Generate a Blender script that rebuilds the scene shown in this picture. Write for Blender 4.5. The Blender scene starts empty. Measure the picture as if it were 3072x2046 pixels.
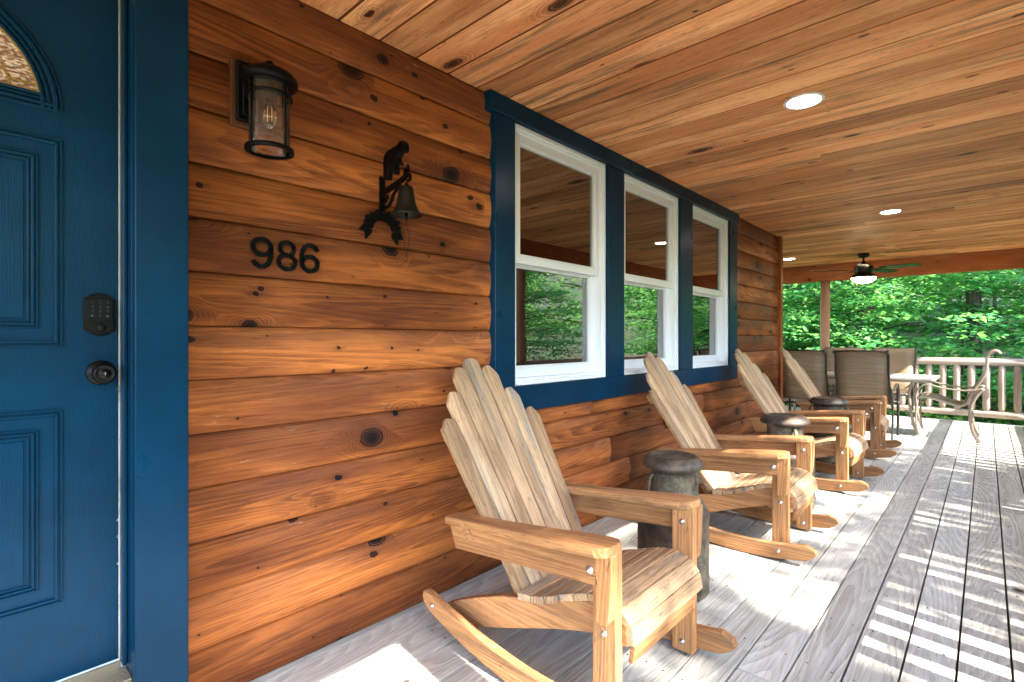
import bpy, math, random
import numpy as np
from mathutils import Vector, Matrix
PI = math.pi
R = math.radians
rng = random.Random(7)
nrg = np.random.RandomState(11)
sc = bpy.context.scene
C = sc.collection

# ------------------------------------------------------------------ camera
cam_d = bpy.data.cameras.new('camera'); cam = bpy.data.objects.new('camera', cam_d); C.objects.link(cam)
cam_d.sensor_width = 36.0; cam_d.lens = 36.0 * 1540 / 3072
cam_d.clip_start = 0.02; cam_d.clip_end = 500
cam_d.shift_y = -(1023 - 1019) / 3072.0
cam.location = (1.87, 0.0, 1.186)
cam.rotation_euler = (PI / 2, 0, R(42.75))
sc.camera = cam

# ------------------------------------------------------------------ world, sun
w = bpy.data.worlds.new('World'); sc.world = w; w.use_nodes = True
nt = w.node_tree
SUNV = Vector((1.0, -0.113, 0.9385)).normalized()
sky = nt.nodes.new('ShaderNodeTexSky'); sky.sky_type = 'NISHITA'; sky.sun_disc = False
sky.sun_elevation = math.asin(SUNV.z); sky.sun_rotation = math.atan2(SUNV.x, SUNV.y)
nt.links.new(sky.outputs[0], nt.nodes['Background'].inputs[0])
nt.nodes['Background'].inputs[1].default_value = 0.15
sl = bpy.data.lights.new('sun', 'SUN'); sl.energy = 2.6; sl.angle = R(0.5); sl.color = (1.0, 0.93, 0.82)
so = bpy.data.objects.new('sun', sl); C.objects.link(so)
so.rotation_euler = (-SUNV).to_track_quat('-Z', 'Y').to_euler()
sc.view_settings.view_transform = 'Standard'; sc.view_settings.look = 'None'
sc.view_settings.gamma = 1; sc.view_settings.exposure = 3.42
sc.render.engine = 'CYCLES'
sc.cycles.max_bounces = 10; sc.cycles.diffuse_bounces = 6; sc.cycles.transparent_max_bounces = 12
sc.cycles.use_denoising = True
sc.cycles.sample_clamp_indirect = 6.0
sc.cycles.caustics_reflective = False; sc.cycles.caustics_refractive = False


# ------------------------------------------------------------------ node helper
class NT:
    def __init__(s, name):
        m = bpy.data.materials.new(name); m.use_nodes = True; s.m = m; s.t = m.node_tree
        s.b = s.t.nodes['Principled BSDF']; s.out = s.t.nodes['Material Output']

    def n(s, typ, ins=None, **kw):
        nd = s.t.nodes.new(typ)
        for k, v in kw.items(): setattr(nd, k, v)
        if ins:
            for k, v in ins.items(): s.set(nd.inputs[k], v)
        return nd

    def set(s, sock, v):
        if isinstance(v, bpy.types.NodeSocket): s.t.links.new(v, sock)
        else:
            if sock.type == 'RGBA' and len(v) == 3: v = (*v, 1)
            sock.default_value = v

    def math(s, op, a, b=0.0, c=None, clamp=False):
        nd = s.n('ShaderNodeMath', operation=op); nd.use_clamp = clamp
        s.set(nd.inputs[0], a); s.set(nd.inputs[1], b)
        if c is not None: s.set(nd.inputs[2], c)
        return nd.outputs[0]

    def vmul(s, v, k):
        nd = s.n('ShaderNodeVectorMath', operation='MULTIPLY'); s.set(nd.inputs[0], v); s.set(nd.inputs[1], k); return nd.outputs[0]

    def vadd(s, v, k):
        nd = s.n('ShaderNodeVectorMath', operation='ADD'); s.set(nd.inputs[0], v); s.set(nd.inputs[1], k); return nd.outputs[0]

    def noise(s, v, scale=1.0, detail=2.0, rough=0.5, col=False):
        nd = s.n('ShaderNodeTexNoise', {'Vector': v, 'Scale': scale, 'Detail': detail, 'Roughness': rough})
        return nd.outputs['Color' if col else 'Fac']

    def mix(s, f, a, b, mode='MIX'):
        nd = s.n('ShaderNodeMix', data_type='RGBA', blend_type=mode)
        s.set(nd.inputs[0], f); s.set(nd.inputs[6], a); s.set(nd.inputs[7], b); return nd.outputs[2]

    def step(s, v, a, b, lo=0.0, hi=1.0):
        nd = s.n('ShaderNodeMapRange', interpolation_type='SMOOTHSTEP')
        s.set(nd.inputs[0], v); s.set(nd.inputs[1], a); s.set(nd.inputs[2], b); s.set(nd.inputs[3], lo); s.set(nd.inputs[4], hi)
        return nd.outputs[0]

    def attr(s, name, out='Fac'):
        nd = s.n('ShaderNodeAttribute'); nd.attribute_name = name; return nd.outputs[out]

    def bump(s, h, strength=0.3, dist=0.002):
        nd = s.n('ShaderNodeBump', {'Strength': strength, 'Distance': dist, 'Height': h})
        s.set(s.b.inputs['Normal'], nd.outputs[0]); return nd.outputs[0]


def wood(name, light, dark, red=None, knot=(0.03, 0.012, 0.006), ring=9.0, ringmix=0.6, kscale=4.0, kamount=0.5, kr=0.11,
         tintvar=0.35, stain=None, stainamt=0.0, rough=0.55, bump=0.35, across=5.0, along=0.45, fibre=0.25, gloss=0.2,
         scuff=0.0, contrast_w=0.5, speck=0.0, kasp=1.0, pins=0.0, pores=0.25, dull_tone=None, smear=0.6, seams=0.0):
    N = NT(name)
    g = N.attr('gco', 'Vector'); rnd = N.attr('rnd')
    warp = N.noise(g, 14.0, 3.0, 0.7, col=True)

    def knots(scale, amount, radius, seed, asp):
        gg = N.vadd(N.vadd(g, N.vmul(N.vadd(warp, (-0.5, -0.5, 0)), (0.036, 0.024, 0))), (seed, seed * 0.7, 0))
        sg = N.n('ShaderNodeSeparateXYZ', {0: gg})
        kp = N.n('ShaderNodeCombineXYZ', {0: N.math('MULTIPLY', sg.outputs[0], asp), 1: N.math('MULTIPLY', sg.outputs[1], 1.2), 2: 0.0}).outputs[0]
        vo = N.n('ShaderNodeTexVoronoi', {'Vector': kp, 'Scale': scale}, voronoi_dimensions='2D')
        cs = N.n('ShaderNodeSeparateColor', {0: vo.outputs['Color']})
        pr = N.step(cs.outputs[0], 1.0 - amount - 0.02, 1.0 - amount + 0.02)
        kd = N.math('MULTIPLY_ADD', N.math('POWER', cs.outputs[1], 2.2), radius, radius * 0.28)
        d = vo.outputs['Distance']
        df = N.n('ShaderNodeVectorMath', operation='SUBTRACT'); N.set(df.inputs[0], N.vmul(kp, (scale, scale, 0))); N.set(df.inputs[1], N.vmul(vo.outputs['Position'], (scale, scale, 0)))
        ln = N.n('ShaderNodeVectorMath', operation='LENGTH'); N.set(ln.inputs[0], N.vmul(df.outputs[0], (0.28, 1.15, 0)))
        m = lambda k: N.math('MULTIPLY', kd, k)
        mask = N.math('MULTIPLY', N.step(d, m(1.02), m(0.86)), pr)
        core = N.math('MULTIPLY', N.step(d, m(0.70), m(0.35)), pr)
        halo = N.math('MULTIPLY', N.step(d, m(3.0), m(0.9)), pr)
        sm = N.math('MULTIPLY', N.step(ln.outputs['Value'], m(1.9), m(0.3)), pr)
        rings = N.math('FRACT', N.math('MULTIPLY', d, 26.0))
        return mask, core, halo, sm, rings
    kmask, kcore, halo, ksm, krings = knots(kscale, kamount, kr, 0.0, kasp)
    # growth rings: contour lines of a stretched noise
    st = N.vmul(g, (along, across, across))
    st = N.vadd(st, N.vmul(N.noise(N.vmul(g, (2.0, 26.0, 26.0)), 1.0, 3.0, 0.6, col=True), (0.0, 0.09, 0.09)))
    base = N.noise(st, 1.0, 0.6, 0.3)
    base = N.math('ADD', base, N.math('MULTIPLY', halo, 0.16))
    ph = N.math('FRACT', N.math('MULTIPLY', base, ring * 2.2))
    rg = N.math('MULTIPLY', N.step(ph, 0.0, 0.78), N.step(ph, 1.0, 0.9))
    fib = N.noise(N.vmul(g, (6.0, 210.0, 210.0)), 1.0, 4.0, 0.7)
    fib2 = N.noise(N.vmul(N.vadd(g, (3.0, 1.0, 2.0)), (2.2, 55.0, 55.0)), 1.0, 4.0, 0.65)
    broad = N.noise(N.vmul(g, (1.1, 7.0, 7.0)), 1.0, 4.0, 0.6)
    f = N.math('ADD', N.math('MULTIPLY', rg, ringmix), N.math('MULTIPLY', N.step(broad, 0.36, 0.62), contrast_w), clamp=True)
    f = N.math('ADD', f, N.math('MULTIPLY', N.math('SUBTRACT', fib, 0.5), fibre * 1.6), clamp=True)
    f = N.math('ADD', f, N.math('MULTIPLY', N.math('SUBTRACT', fib2, 0.5), fibre * 1.8), clamp=True)
    col = N.mix(f, light, dark)
    if red is not None:
        rm = N.step(N.noise(N.vmul(g, (0.8, 4.0, 4.0)), 1.0, 3.0, 0.6), 0.44, 0.62)
        col = N.mix(N.math('MULTIPLY', rm, 0.7), col, red)
    if stain is not None:
        s1 = N.step(N.noise(N.vmul(g, (1.1, 22.0, 22.0)), 1.0, 5.0, 0.7), 0.48, 0.64)
        s2 = N.step(N.noise(N.vmul(N.vadd(g, (7.3, 3.1, 1.0)), (0.9, 2.0, 2.0)), 1.0, 2.0), 0.4, 0.6)
        col = N.mix(N.math('MULTIPLY', N.math('MULTIPLY', s1, s2), stainamt), col, stain)
    if dull_tone is not None:
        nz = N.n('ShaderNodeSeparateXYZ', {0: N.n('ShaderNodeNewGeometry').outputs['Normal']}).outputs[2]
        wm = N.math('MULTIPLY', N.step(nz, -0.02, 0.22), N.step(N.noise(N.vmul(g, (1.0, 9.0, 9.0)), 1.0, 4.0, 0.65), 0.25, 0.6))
        col = N.mix(N.math('MULTIPLY', wm, 0.4), col, dull_tone)  # mixes in a duller tone where the surface faces up, broken by noise
    po = N.step(N.noise(N.vmul(g, (9.0, 300.0, 300.0)), 1.0, 2.0, 0.6), 0.57, 0.68)
    col = N.mix(N.math('MULTIPLY', po, pores), col, knot)
    col = N.mix(N.math('MULTIPLY', ksm, smear), col, dark)
    col = N.mix(N.math('MULTIPLY', N.math('MULTIPLY', halo, N.step(krings, 0.3, 0.7)), 0.35), col, knot)
    col = N.mix(kmask, col, N.mix(N.step(krings, 0.2, 0.8), N.mix(0.55, knot, dark), knot))
    col = N.mix(kcore, col, knot)
    if pins > 0:
        pm, pc, phl, psm, pr_ = knots(kscale * 2.7, pins, kr * 0.9, 13.7, kasp)
        col = N.mix(N.math('MULTIPLY', psm, smear * 0.6), col, dark)
        col = N.mix(N.math('MULTIPLY', pm, 0.9), col, knot)
    if speck > 0:
        sp = N.step(N.noise(N.vmul(g, (22.0, 170.0, 170.0)), 1.0, 1.0), 0.66, 0.72)
        col = N.mix(N.math('MULTIPLY', sp, speck), col, knot)
    if scuff > 0:
        sf = N.step(N.noise(N.vmul(g, (9.0, 90.0, 90.0)), 1.0, 5.0, 0.8), 0.60, 0.72)
        sf2 = N.step(N.noise(N.vadd(g, (3, 9, 2)), 3.0, 3.0, 0.6), 0.50, 0.66)
        col = N.mix(N.math('MULTIPLY', N.math('MULTIPLY', sf, sf2), scuff), col, (0.62, 0.5, 0.40))
    tv = N.math('MULTIPLY_ADD', rnd, tintvar, 1.0 - tintvar * 0.5)
    tn = N.n('ShaderNodeCombineColor', {0: tv, 1: N.math('POWER', tv, 1.15), 2: N.math('POWER', tv, 1.3)})
    col = N.mix(1.0, col, tn.outputs[0], 'MULTIPLY')
    N.set(N.b.inputs['Base Color'], col)
    N.set(N.b.inputs['Roughness'], N.math('MULTIPLY_ADD', fib, 0.25, rough - 0.1))
    N.b.inputs['Specular IOR Level'].default_value = gloss
    h = N.math('ADD', N.math('MULTIPLY', rg, -0.6), N.math('MULTIPLY', fib, 0.6))
    h = N.math('ADD', h, N.math('MULTIPLY', fib2, 0.8))
    h = N.math('SUBTRACT', h, N.math('MULTIPLY', kmask, 0.5))
    N.bump(h, bump, 0.002)
    return N.m


def paint(name, col, rough=0.4, grain=0.0, var=0.15, metallic=0.0, spec=0.5, bumpscale=(30, 30, 220), dirt=None, dirtamt=0.0):
    N = NT(name)
    tc = N.n('ShaderNodeTexCoord').outputs['Object']
    n1 = N.noise(tc, 3.0, 4.0, 0.6)
    c2 = tuple(c * (1 - var) for c in col)
    cc = N.mix(N.step(n1, 0.3, 0.7), col, c2)
    if dirt is not None:
        dm = N.step(N.noise(tc, 14.0, 5.0, 0.7), 0.52, 0.7)
        cc = N.mix(N.math('MULTIPLY', dm, dirtamt), cc, dirt)
    N.set(N.b.inputs['Base Color'], cc)
    N.set(N.b.inputs['Roughness'], N.math('MULTIPLY_ADD', n1, 0.2, rough - 0.1))
    N.b.inputs['Metallic'].default_value = metallic
    N.b.inputs['Specular IOR Level'].default_value = spec
    if grain > 0:
        N.bump(N.noise(N.vmul(tc, bumpscale), 1.0, 3.0, 0.6), grain, 0.001)
    return N.m


M = {}
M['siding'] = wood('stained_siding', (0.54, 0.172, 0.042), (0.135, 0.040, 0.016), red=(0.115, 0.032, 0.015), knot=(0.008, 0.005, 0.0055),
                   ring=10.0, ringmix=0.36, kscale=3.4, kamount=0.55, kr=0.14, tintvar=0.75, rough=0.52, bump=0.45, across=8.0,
                   fibre=0.55, scuff=0.6, gloss=0.18, contrast_w=0.5, kasp=0.85, pins=0.16, pores=0.4, dull_tone=(0.16, 0.060, 0.026), smear=0.7)
M['corner'] = wood('stained_corner_board', (0.42, 0.13, 0.03), (0.18, 0.045, 0.012), kamount=0.15, ring=5, ringmix=0.3, across=9, rough=0.5)
M['ceiling'] = wood('pine_ceiling', (0.94, 0.475, 0.225), (0.53, 0.195, 0.080), red=(0.68, 0.24, 0.09), knot=(0.050, 0.016, 0.008), ring=6, ringmix=0.22,
                    kscale=2.7, kamount=0.45, kr=0.12, tintvar=0.62, kasp=0.5, stain=(0.20, 0.115, 0.065), stainamt=0.9, rough=0.5, bump=0.3,
                    across=13.0, fibre=0.6, contrast_w=0.6, speck=0.5, pins=0.12, pores=0.35, smear=0.55)
M['beam'] = wood('stained_beam', (0.46, 0.165, 0.062), (0.25, 0.080, 0.030), knot=(0.04, 0.015, 0.01), ring=5, ringmix=0.25, kamount=0.45,
                 kscale=2.4, kr=0.06, across=7, tintvar=0.1, rough=0.6)
M['chair'] = wood('weathered_oak', (0.52, 0.255, 0.105), (0.215, 0.095, 0.039), knot=(0.035, 0.018, 0.010), ring=7, ringmix=0.35, kscale=4.5, kamount=0.25, pins=0.06, pores=0.45,
                  kr=0.05, tintvar=0.35, stain=(0.15, 0.10, 0.06), stainamt=0.6, rough=0.62, bump=0.5, across=11.0, fibre=0.5, speck=0.35)
M['slat'] = wood('weathered_grey_oak', (0.55, 0.365, 0.205), (0.25, 0.145, 0.078), knot=(0.04, 0.025, 0.018), ring=7, ringmix=0.35, kscale=4.5, kamount=0.2, pins=0.06, pores=0.5,
                 kr=0.05, tintvar=0.5, stain=(0.22, 0.205, 0.18), stainamt=0.9, rough=0.7, bump=0.6, across=11.0, fibre=0.5, speck=0.5)
M['deck'] = wood('weathered_deck', (0.56, 0.553, 0.50), (0.26, 0.254, 0.226), knot=(0.08, 0.07, 0.06), ring=17, ringmix=0.34, pores=0.35, smear=0.3, kscale=2.4, kamount=0.22,
                 kr=0.05, tintvar=0.22, stain=(0.36, 0.31, 0.26), stainamt=0.5, rough=0.75, bump=0.8, across=4.2, along=0.38, fibre=0.5,
                 contrast_w=0.3, gloss=0.15)
M['log'] = wood('weathered_log', (0.42, 0.34, 0.28), (0.24, 0.18, 0.14), knot=(0.07, 0.04, 0.03), ring=6, ringmix=0.25, kscale=3.5, kamount=0.35, kr=0.05,
                tintvar=0.3, rough=0.7, bump=0.5, across=8)
M['postlog'] = wood('brown_post_log', (0.36, 0.21, 0.13), (0.20, 0.11, 0.07), knot=(0.05, 0.03, 0.02), ring=6, ringmix=0.25, kscale=3.5, kamount=0.4, kr=0.05, tintvar=0.2, rough=0.7, bump=0.5, across=8)
M['blue'] = paint('blue_trim_paint', (0.0020, 0.034, 0.080), 0.30, 0.25, 0.3, spec=0.12, bumpscale=(20, 20, 3))
M['door'] = paint('blue_door_paint', (0.0020, 0.036, 0.083), 0.32, 1.0, 0.3, spec=0.12, bumpscale=(260, 260, 18))
M['white'] = paint('white_vinyl', (0.84, 0.88, 0.93), 0.32, 0.0, 0.03)
M['black'] = paint('black_iron', (0.002, 0.002, 0.0022), 0.45, 0.6, 0.3, spec=0.12, bumpscale=(90, 90, 90))
M['bronze_lock'] = paint('dark_bronze_lock', (0.0045, 0.004, 0.0038), 0.38, 0.0, 0.2, spec=0.16)
M['bell'] = paint('aged_brass', (0.020, 0.020, 0.013), 0.5, 0.5, 0.3, metallic=0.7, bumpscale=(60, 60, 60), dirt=(0.01, 0.01, 0.01), dirtamt=0.6)
M['bolt'] = paint('zinc_bolt', (0.62, 0.64, 0.66), 0.3, 0.0, 0.15, metallic=0.85)
M['keys'] = paint('key_grey', (0.04, 0.042, 0.042), 0.5)  # plain grey of the keypad digits
M['threshold'] = paint('aluminium_threshold', (0.55, 0.50, 0.38), 0.35, 0.0, 0.2, metallic=0.8, dirt=(0.10, 0.08, 0.05), dirtamt=0.5)
M['dull_tone'] = paint('weatherstrip', (0.55, 0.54, 0.50), 0.6, 0.0, 0.25, dirt=(0.05, 0.05, 0.05), dirtamt=0.5)
M['fanwood'] = paint('fan_blade', (0.035, 0.045, 0.035), 0.22, 0.0, 0.2, spec=0.6)  # green reflection of the leaves is put into the blade colour
M['fan'] = paint('fan_bronze', (0.022, 0.016, 0.014), 0.35, 0.0, 0.2, metallic=0.3)
M['frame_metal'] = paint('bronze_frame', (0.32, 0.26, 0.205), 0.35, 0.0, 0.2, metallic=0.35, spec=0.6)
M['dark_metal'] = paint('dark_bronze_frame', (0.03, 0.025, 0.022), 0.35, 0.0, 0.2, metallic=0.3, spec=0.6)
M['cover'] = paint('grey_outlet_cover', (0.35, 0.37, 0.40), 0.4, 0.0, 0.1)
M['groove'] = wood('pooled_stain_joint', (0.20, 0.060, 0.020), (0.10, 0.032, 0.012), kamount=0.0, ring=5, ringmix=0.3, across=9)
M['block'] = wood('dark_stained_block', (0.13, 0.045, 0.016), (0.06, 0.02, 0.009), kamount=0.0, ring=5, ringmix=0.3, across=9)
M['screw_and_shade'] = paint('deck_screw_and_gap_shade', (0.03, 0.028, 0.026), 0.6)
M['soil'] = paint('roof_underlay', (0.10, 0.07, 0.05), 0.9)
M['inner'] = wood('interior_log', (0.85, 0.42, 0.15), (0.55, 0.23, 0.07), ring=5, ringmix=0.3, kamount=0.3, across=7, rough=0.5)


def sling_mat():
    N = NT('sling_fabric')
    tc = N.n('ShaderNodeTexCoord').outputs['Object']
    n = N.noise(N.vmul(tc, (3, 3, 260)), 1.0, 3.0, 0.6)
    n2 = N.noise(N.vmul(tc, (3, 3, 60)), 1.0, 2.0, 0.6)
    f = N.math('ADD', N.math('MULTIPLY', n, 0.7), N.math('MULTIPLY', n2, 0.5))
    c = N.mix(N.step(f, 0.4, 0.8), (0.36, 0.265, 0.17), (0.23, 0.165, 0.10))
    N.set(N.b.inputs['Base Color'], c); N.b.inputs['Roughness'].default_value = 0.6
    tr = N.n('ShaderNodeBsdfTranslucent', {0: c})
    mx = N.n('ShaderNodeMixShader', {0: 0.25, 1: N.b.outputs[0], 2: tr.outputs[0]})
    N.set(N.out.inputs[0], mx.outputs[0])
    return N.m


def can_mat():
    N = NT('rusty_galvanised')
    tc = N.n('ShaderNodeTexCoord').outputs['Object']
    n = N.noise(tc, 5.0, 5.0, 0.65); n2 = N.noise(N.vadd(tc, (4, 2, 7)), 16.0, 4.0, 0.7)
    n3 = N.noise(tc, 90.0, 2.0)
    sp = N.n('ShaderNodeSeparateXYZ', {0: tc}).outputs[2]
    wob = N.math('ADD', sp, N.math('MULTIPLY', n, 0.1))
    band = N.math('MAXIMUM', N.step(wob, 0.50, 0.44), N.step(wob, 0.60, 0.62))
    band = N.math('MULTIPLY', band, N.step(wob, 0.24, 0.34))
    c = N.mix(N.step(n2, 0.35, 0.65), (0.17, 0.14, 0.085), (0.075, 0.055, 0.036))
    c = N.mix(N.math('MULTIPLY', N.step(n3, 0.5, 0.65), 0.4), c, (0.20, 0.23, 0.18))
    rust = N.math('MAXIMUM', N.step(n, 0.55, 0.68), N.math('MULTIPLY', band, 0.8))
    c = N.mix(rust, c, N.mix(N.step(n2, 0.38, 0.62), (0.085, 0.052, 0.034), (0.022, 0.014, 0.012)))
    N.set(N.b.inputs['Base Color'], c); N.b.inputs['Metallic'].default_value = 0.15
    N.set(N.b.inputs['Roughness'], N.math('MULTIPLY_ADD', n2, 0.3, 0.4))
    N.bump(n2, 0.3, 0.002)
    return N.m


def glass_mat(name, base=0.10, tint=(0.80, 0.83, 0.80), wav=0.02, seeded=False, extra=1.0):
    N = NT(name)
    tc = N.n('ShaderNodeTexCoord').outputs['Object']
    fr = N.n('ShaderNodeFresnel', {'IOR': 1.5}).outputs[0]
    fac = N.math('MULTIPLY_ADD', fr, extra, base, clamp=True)
    tr = N.n('ShaderNodeBsdfTransparent', {0: tint})
    gl = N.n('ShaderNodeBsdfGlossy', {'Roughness': 0.005 if not seeded else 0.06})
    h = N.noise(tc, 160.0 if seeded else 2.2, 2.0)
    bp = N.n('ShaderNodeBump', {'Strength': 0.5 if seeded else wav, 'Distance': 0.002 if seeded else 0.01, 'Height': h})
    N.set(gl.inputs['Normal'], bp.outputs[0])
    if seeded:
        df = N.n('ShaderNodeBsdfDiffuse', {0: (0.5, 0.45, 0.38)})
        s = N.step(N.noise(tc, 260.0, 1.0), 0.66, 0.70)
        m0 = N.n('ShaderNodeMixShader', {0: N.math('MULTIPLY_ADD', s, 0.28, 0.05), 1: tr.outputs[0], 2: df.outputs[0]})
        mx = N.n('ShaderNodeMixShader', {0: fac, 1: m0.outputs[0], 2: gl.outputs[0]})
    else:
        mx = N.n('ShaderNodeMixShader', {0: fac, 1: tr.outputs[0], 2: gl.outputs[0]})
    N.set(N.out.inputs[0], mx.outputs[0])
    return N.m


def emit(name, col, st):
    N = NT(name); N.b.inputs['Base Color'].default_value = (*col, 1)
    N.b.inputs['Emission Color'].default_value = (*col, 1); N.b.inputs['Emission Strength'].default_value = st
    return N.m


def leaf_mat(name, a, b, c, trans=0.5):
    N = NT(name)
    rnd = N.attr('rnd')
    col = N.mix(N.step(rnd, 0.0, 0.6), a, b); col = N.mix(N.step(rnd, 0.65, 1.0), col, c)
    N.set(N.b.inputs['Base Color'], col); N.b.inputs['Roughness'].default_value = 0.42; N.b.inputs['Specular IOR Level'].default_value = 0.45
    tr = N.n('ShaderNodeBsdfTranslucent', {0: N.mix(0.35, col, (0.35, 0.55, 0.06))})
    mx = N.n('ShaderNodeMixShader', {0: trans, 1: N.b.outputs[0], 2: tr.outputs[0]})
    N.set(N.out.inputs[0], mx.outputs[0])
    return N.m


def bark_mat():
    N = NT('tree_bark')
    tc = N.n('ShaderNodeTexCoord').outputs['Object']
    n = N.noise(N.vmul(tc, (9, 9, 1.6)), 1.0, 5.0, 0.7)
    N.set(N.b.inputs['Base Color'], N.mix(N.step(n, 0.35, 0.65), (0.035, 0.028, 0.024), (0.12, 0.10, 0.085)))
    N.b.inputs['Roughness'].default_value = 0.9
    N.bump(n, 0.8, 0.03)
    return N.m


def ground_mat():
    N = NT('forest_floor')
    tc = N.n('ShaderNodeTexCoord').outputs['Object']
    n = N.noise(tc, 0.6, 6.0, 0.7); n2 = N.noise(tc, 6.0, 5.0, 0.7)
    c = N.mix(N.step(n, 0.4, 0.6), (0.028, 0.055, 0.014), (0.085, 0.065, 0.035))
    c = N.mix(N.step(n2, 0.45, 0.65), c, (0.03, 0.08, 0.018))
    N.set(N.b.inputs['Base Color'], c); N.b.inputs['Roughness'].default_value = 0.95
    N.bump(n2, 0.5, 0.05)
    return N.m


def fanlight_mat():
    N = NT('textured_fanlight_glass')
    tc = N.n('ShaderNodeTexCoord').outputs['Object']
    v = N.n('ShaderNodeTexVoronoi', {'Vector': N.vmul(tc, (90, 90, 170)), 'Scale': 1.0})
    n = N.noise(N.vmul(tc, (70, 70, 150)), 1.0, 2.0)
    c = N.mix(N.step(n, 0.42, 0.62), (0.30, 0.14, 0.09), (0.75, 0.60, 0.46))
    N.set(N.b.inputs['Base Color'], c); N.b.inputs['Roughness'].default_value = 0.15
    N.bump(v.outputs['Distance'], 0.8, 0.004)
    return N.m


M['sling'] = sling_mat(); M['can'] = can_mat()
M['glass'] = glass_mat('window_glass', 0.24, (0.72, 0.74, 0.70), extra=1.3)
M['seeded'] = glass_mat('seeded_glass', 0.03, (0.86, 0.80, 0.72), seeded=True)
M['lens'] = emit('lamp_lens', (1.0, 0.97, 0.92), 6.0)
M['bowl'] = emit('fan_lamp_bowl', (1.0, 0.80, 0.52), 4.0)
M['filament'] = emit('filament', (1.0, 0.45, 0.12), 0.05)
M['leaf'] = leaf_mat('maple_leaves', (0.045, 0.24, 0.080), (0.12, 0.44, 0.15), (0.44, 0.70, 0.26), 0.55)
M['leaf_far'] = leaf_mat('forest_leaves', (0.07, 0.26, 0.07), (0.24, 0.48, 0.10), (0.65, 0.72, 0.28), 0.55)
M['bark'] = bark_mat(); M['ground'] = ground_mat(); M['fanlight'] = fanlight_mat()
M['caming'] = paint('brass_caming', (0.55, 0.42, 0.12), 0.3, 0, 0.1, metallic=0.8)


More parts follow.
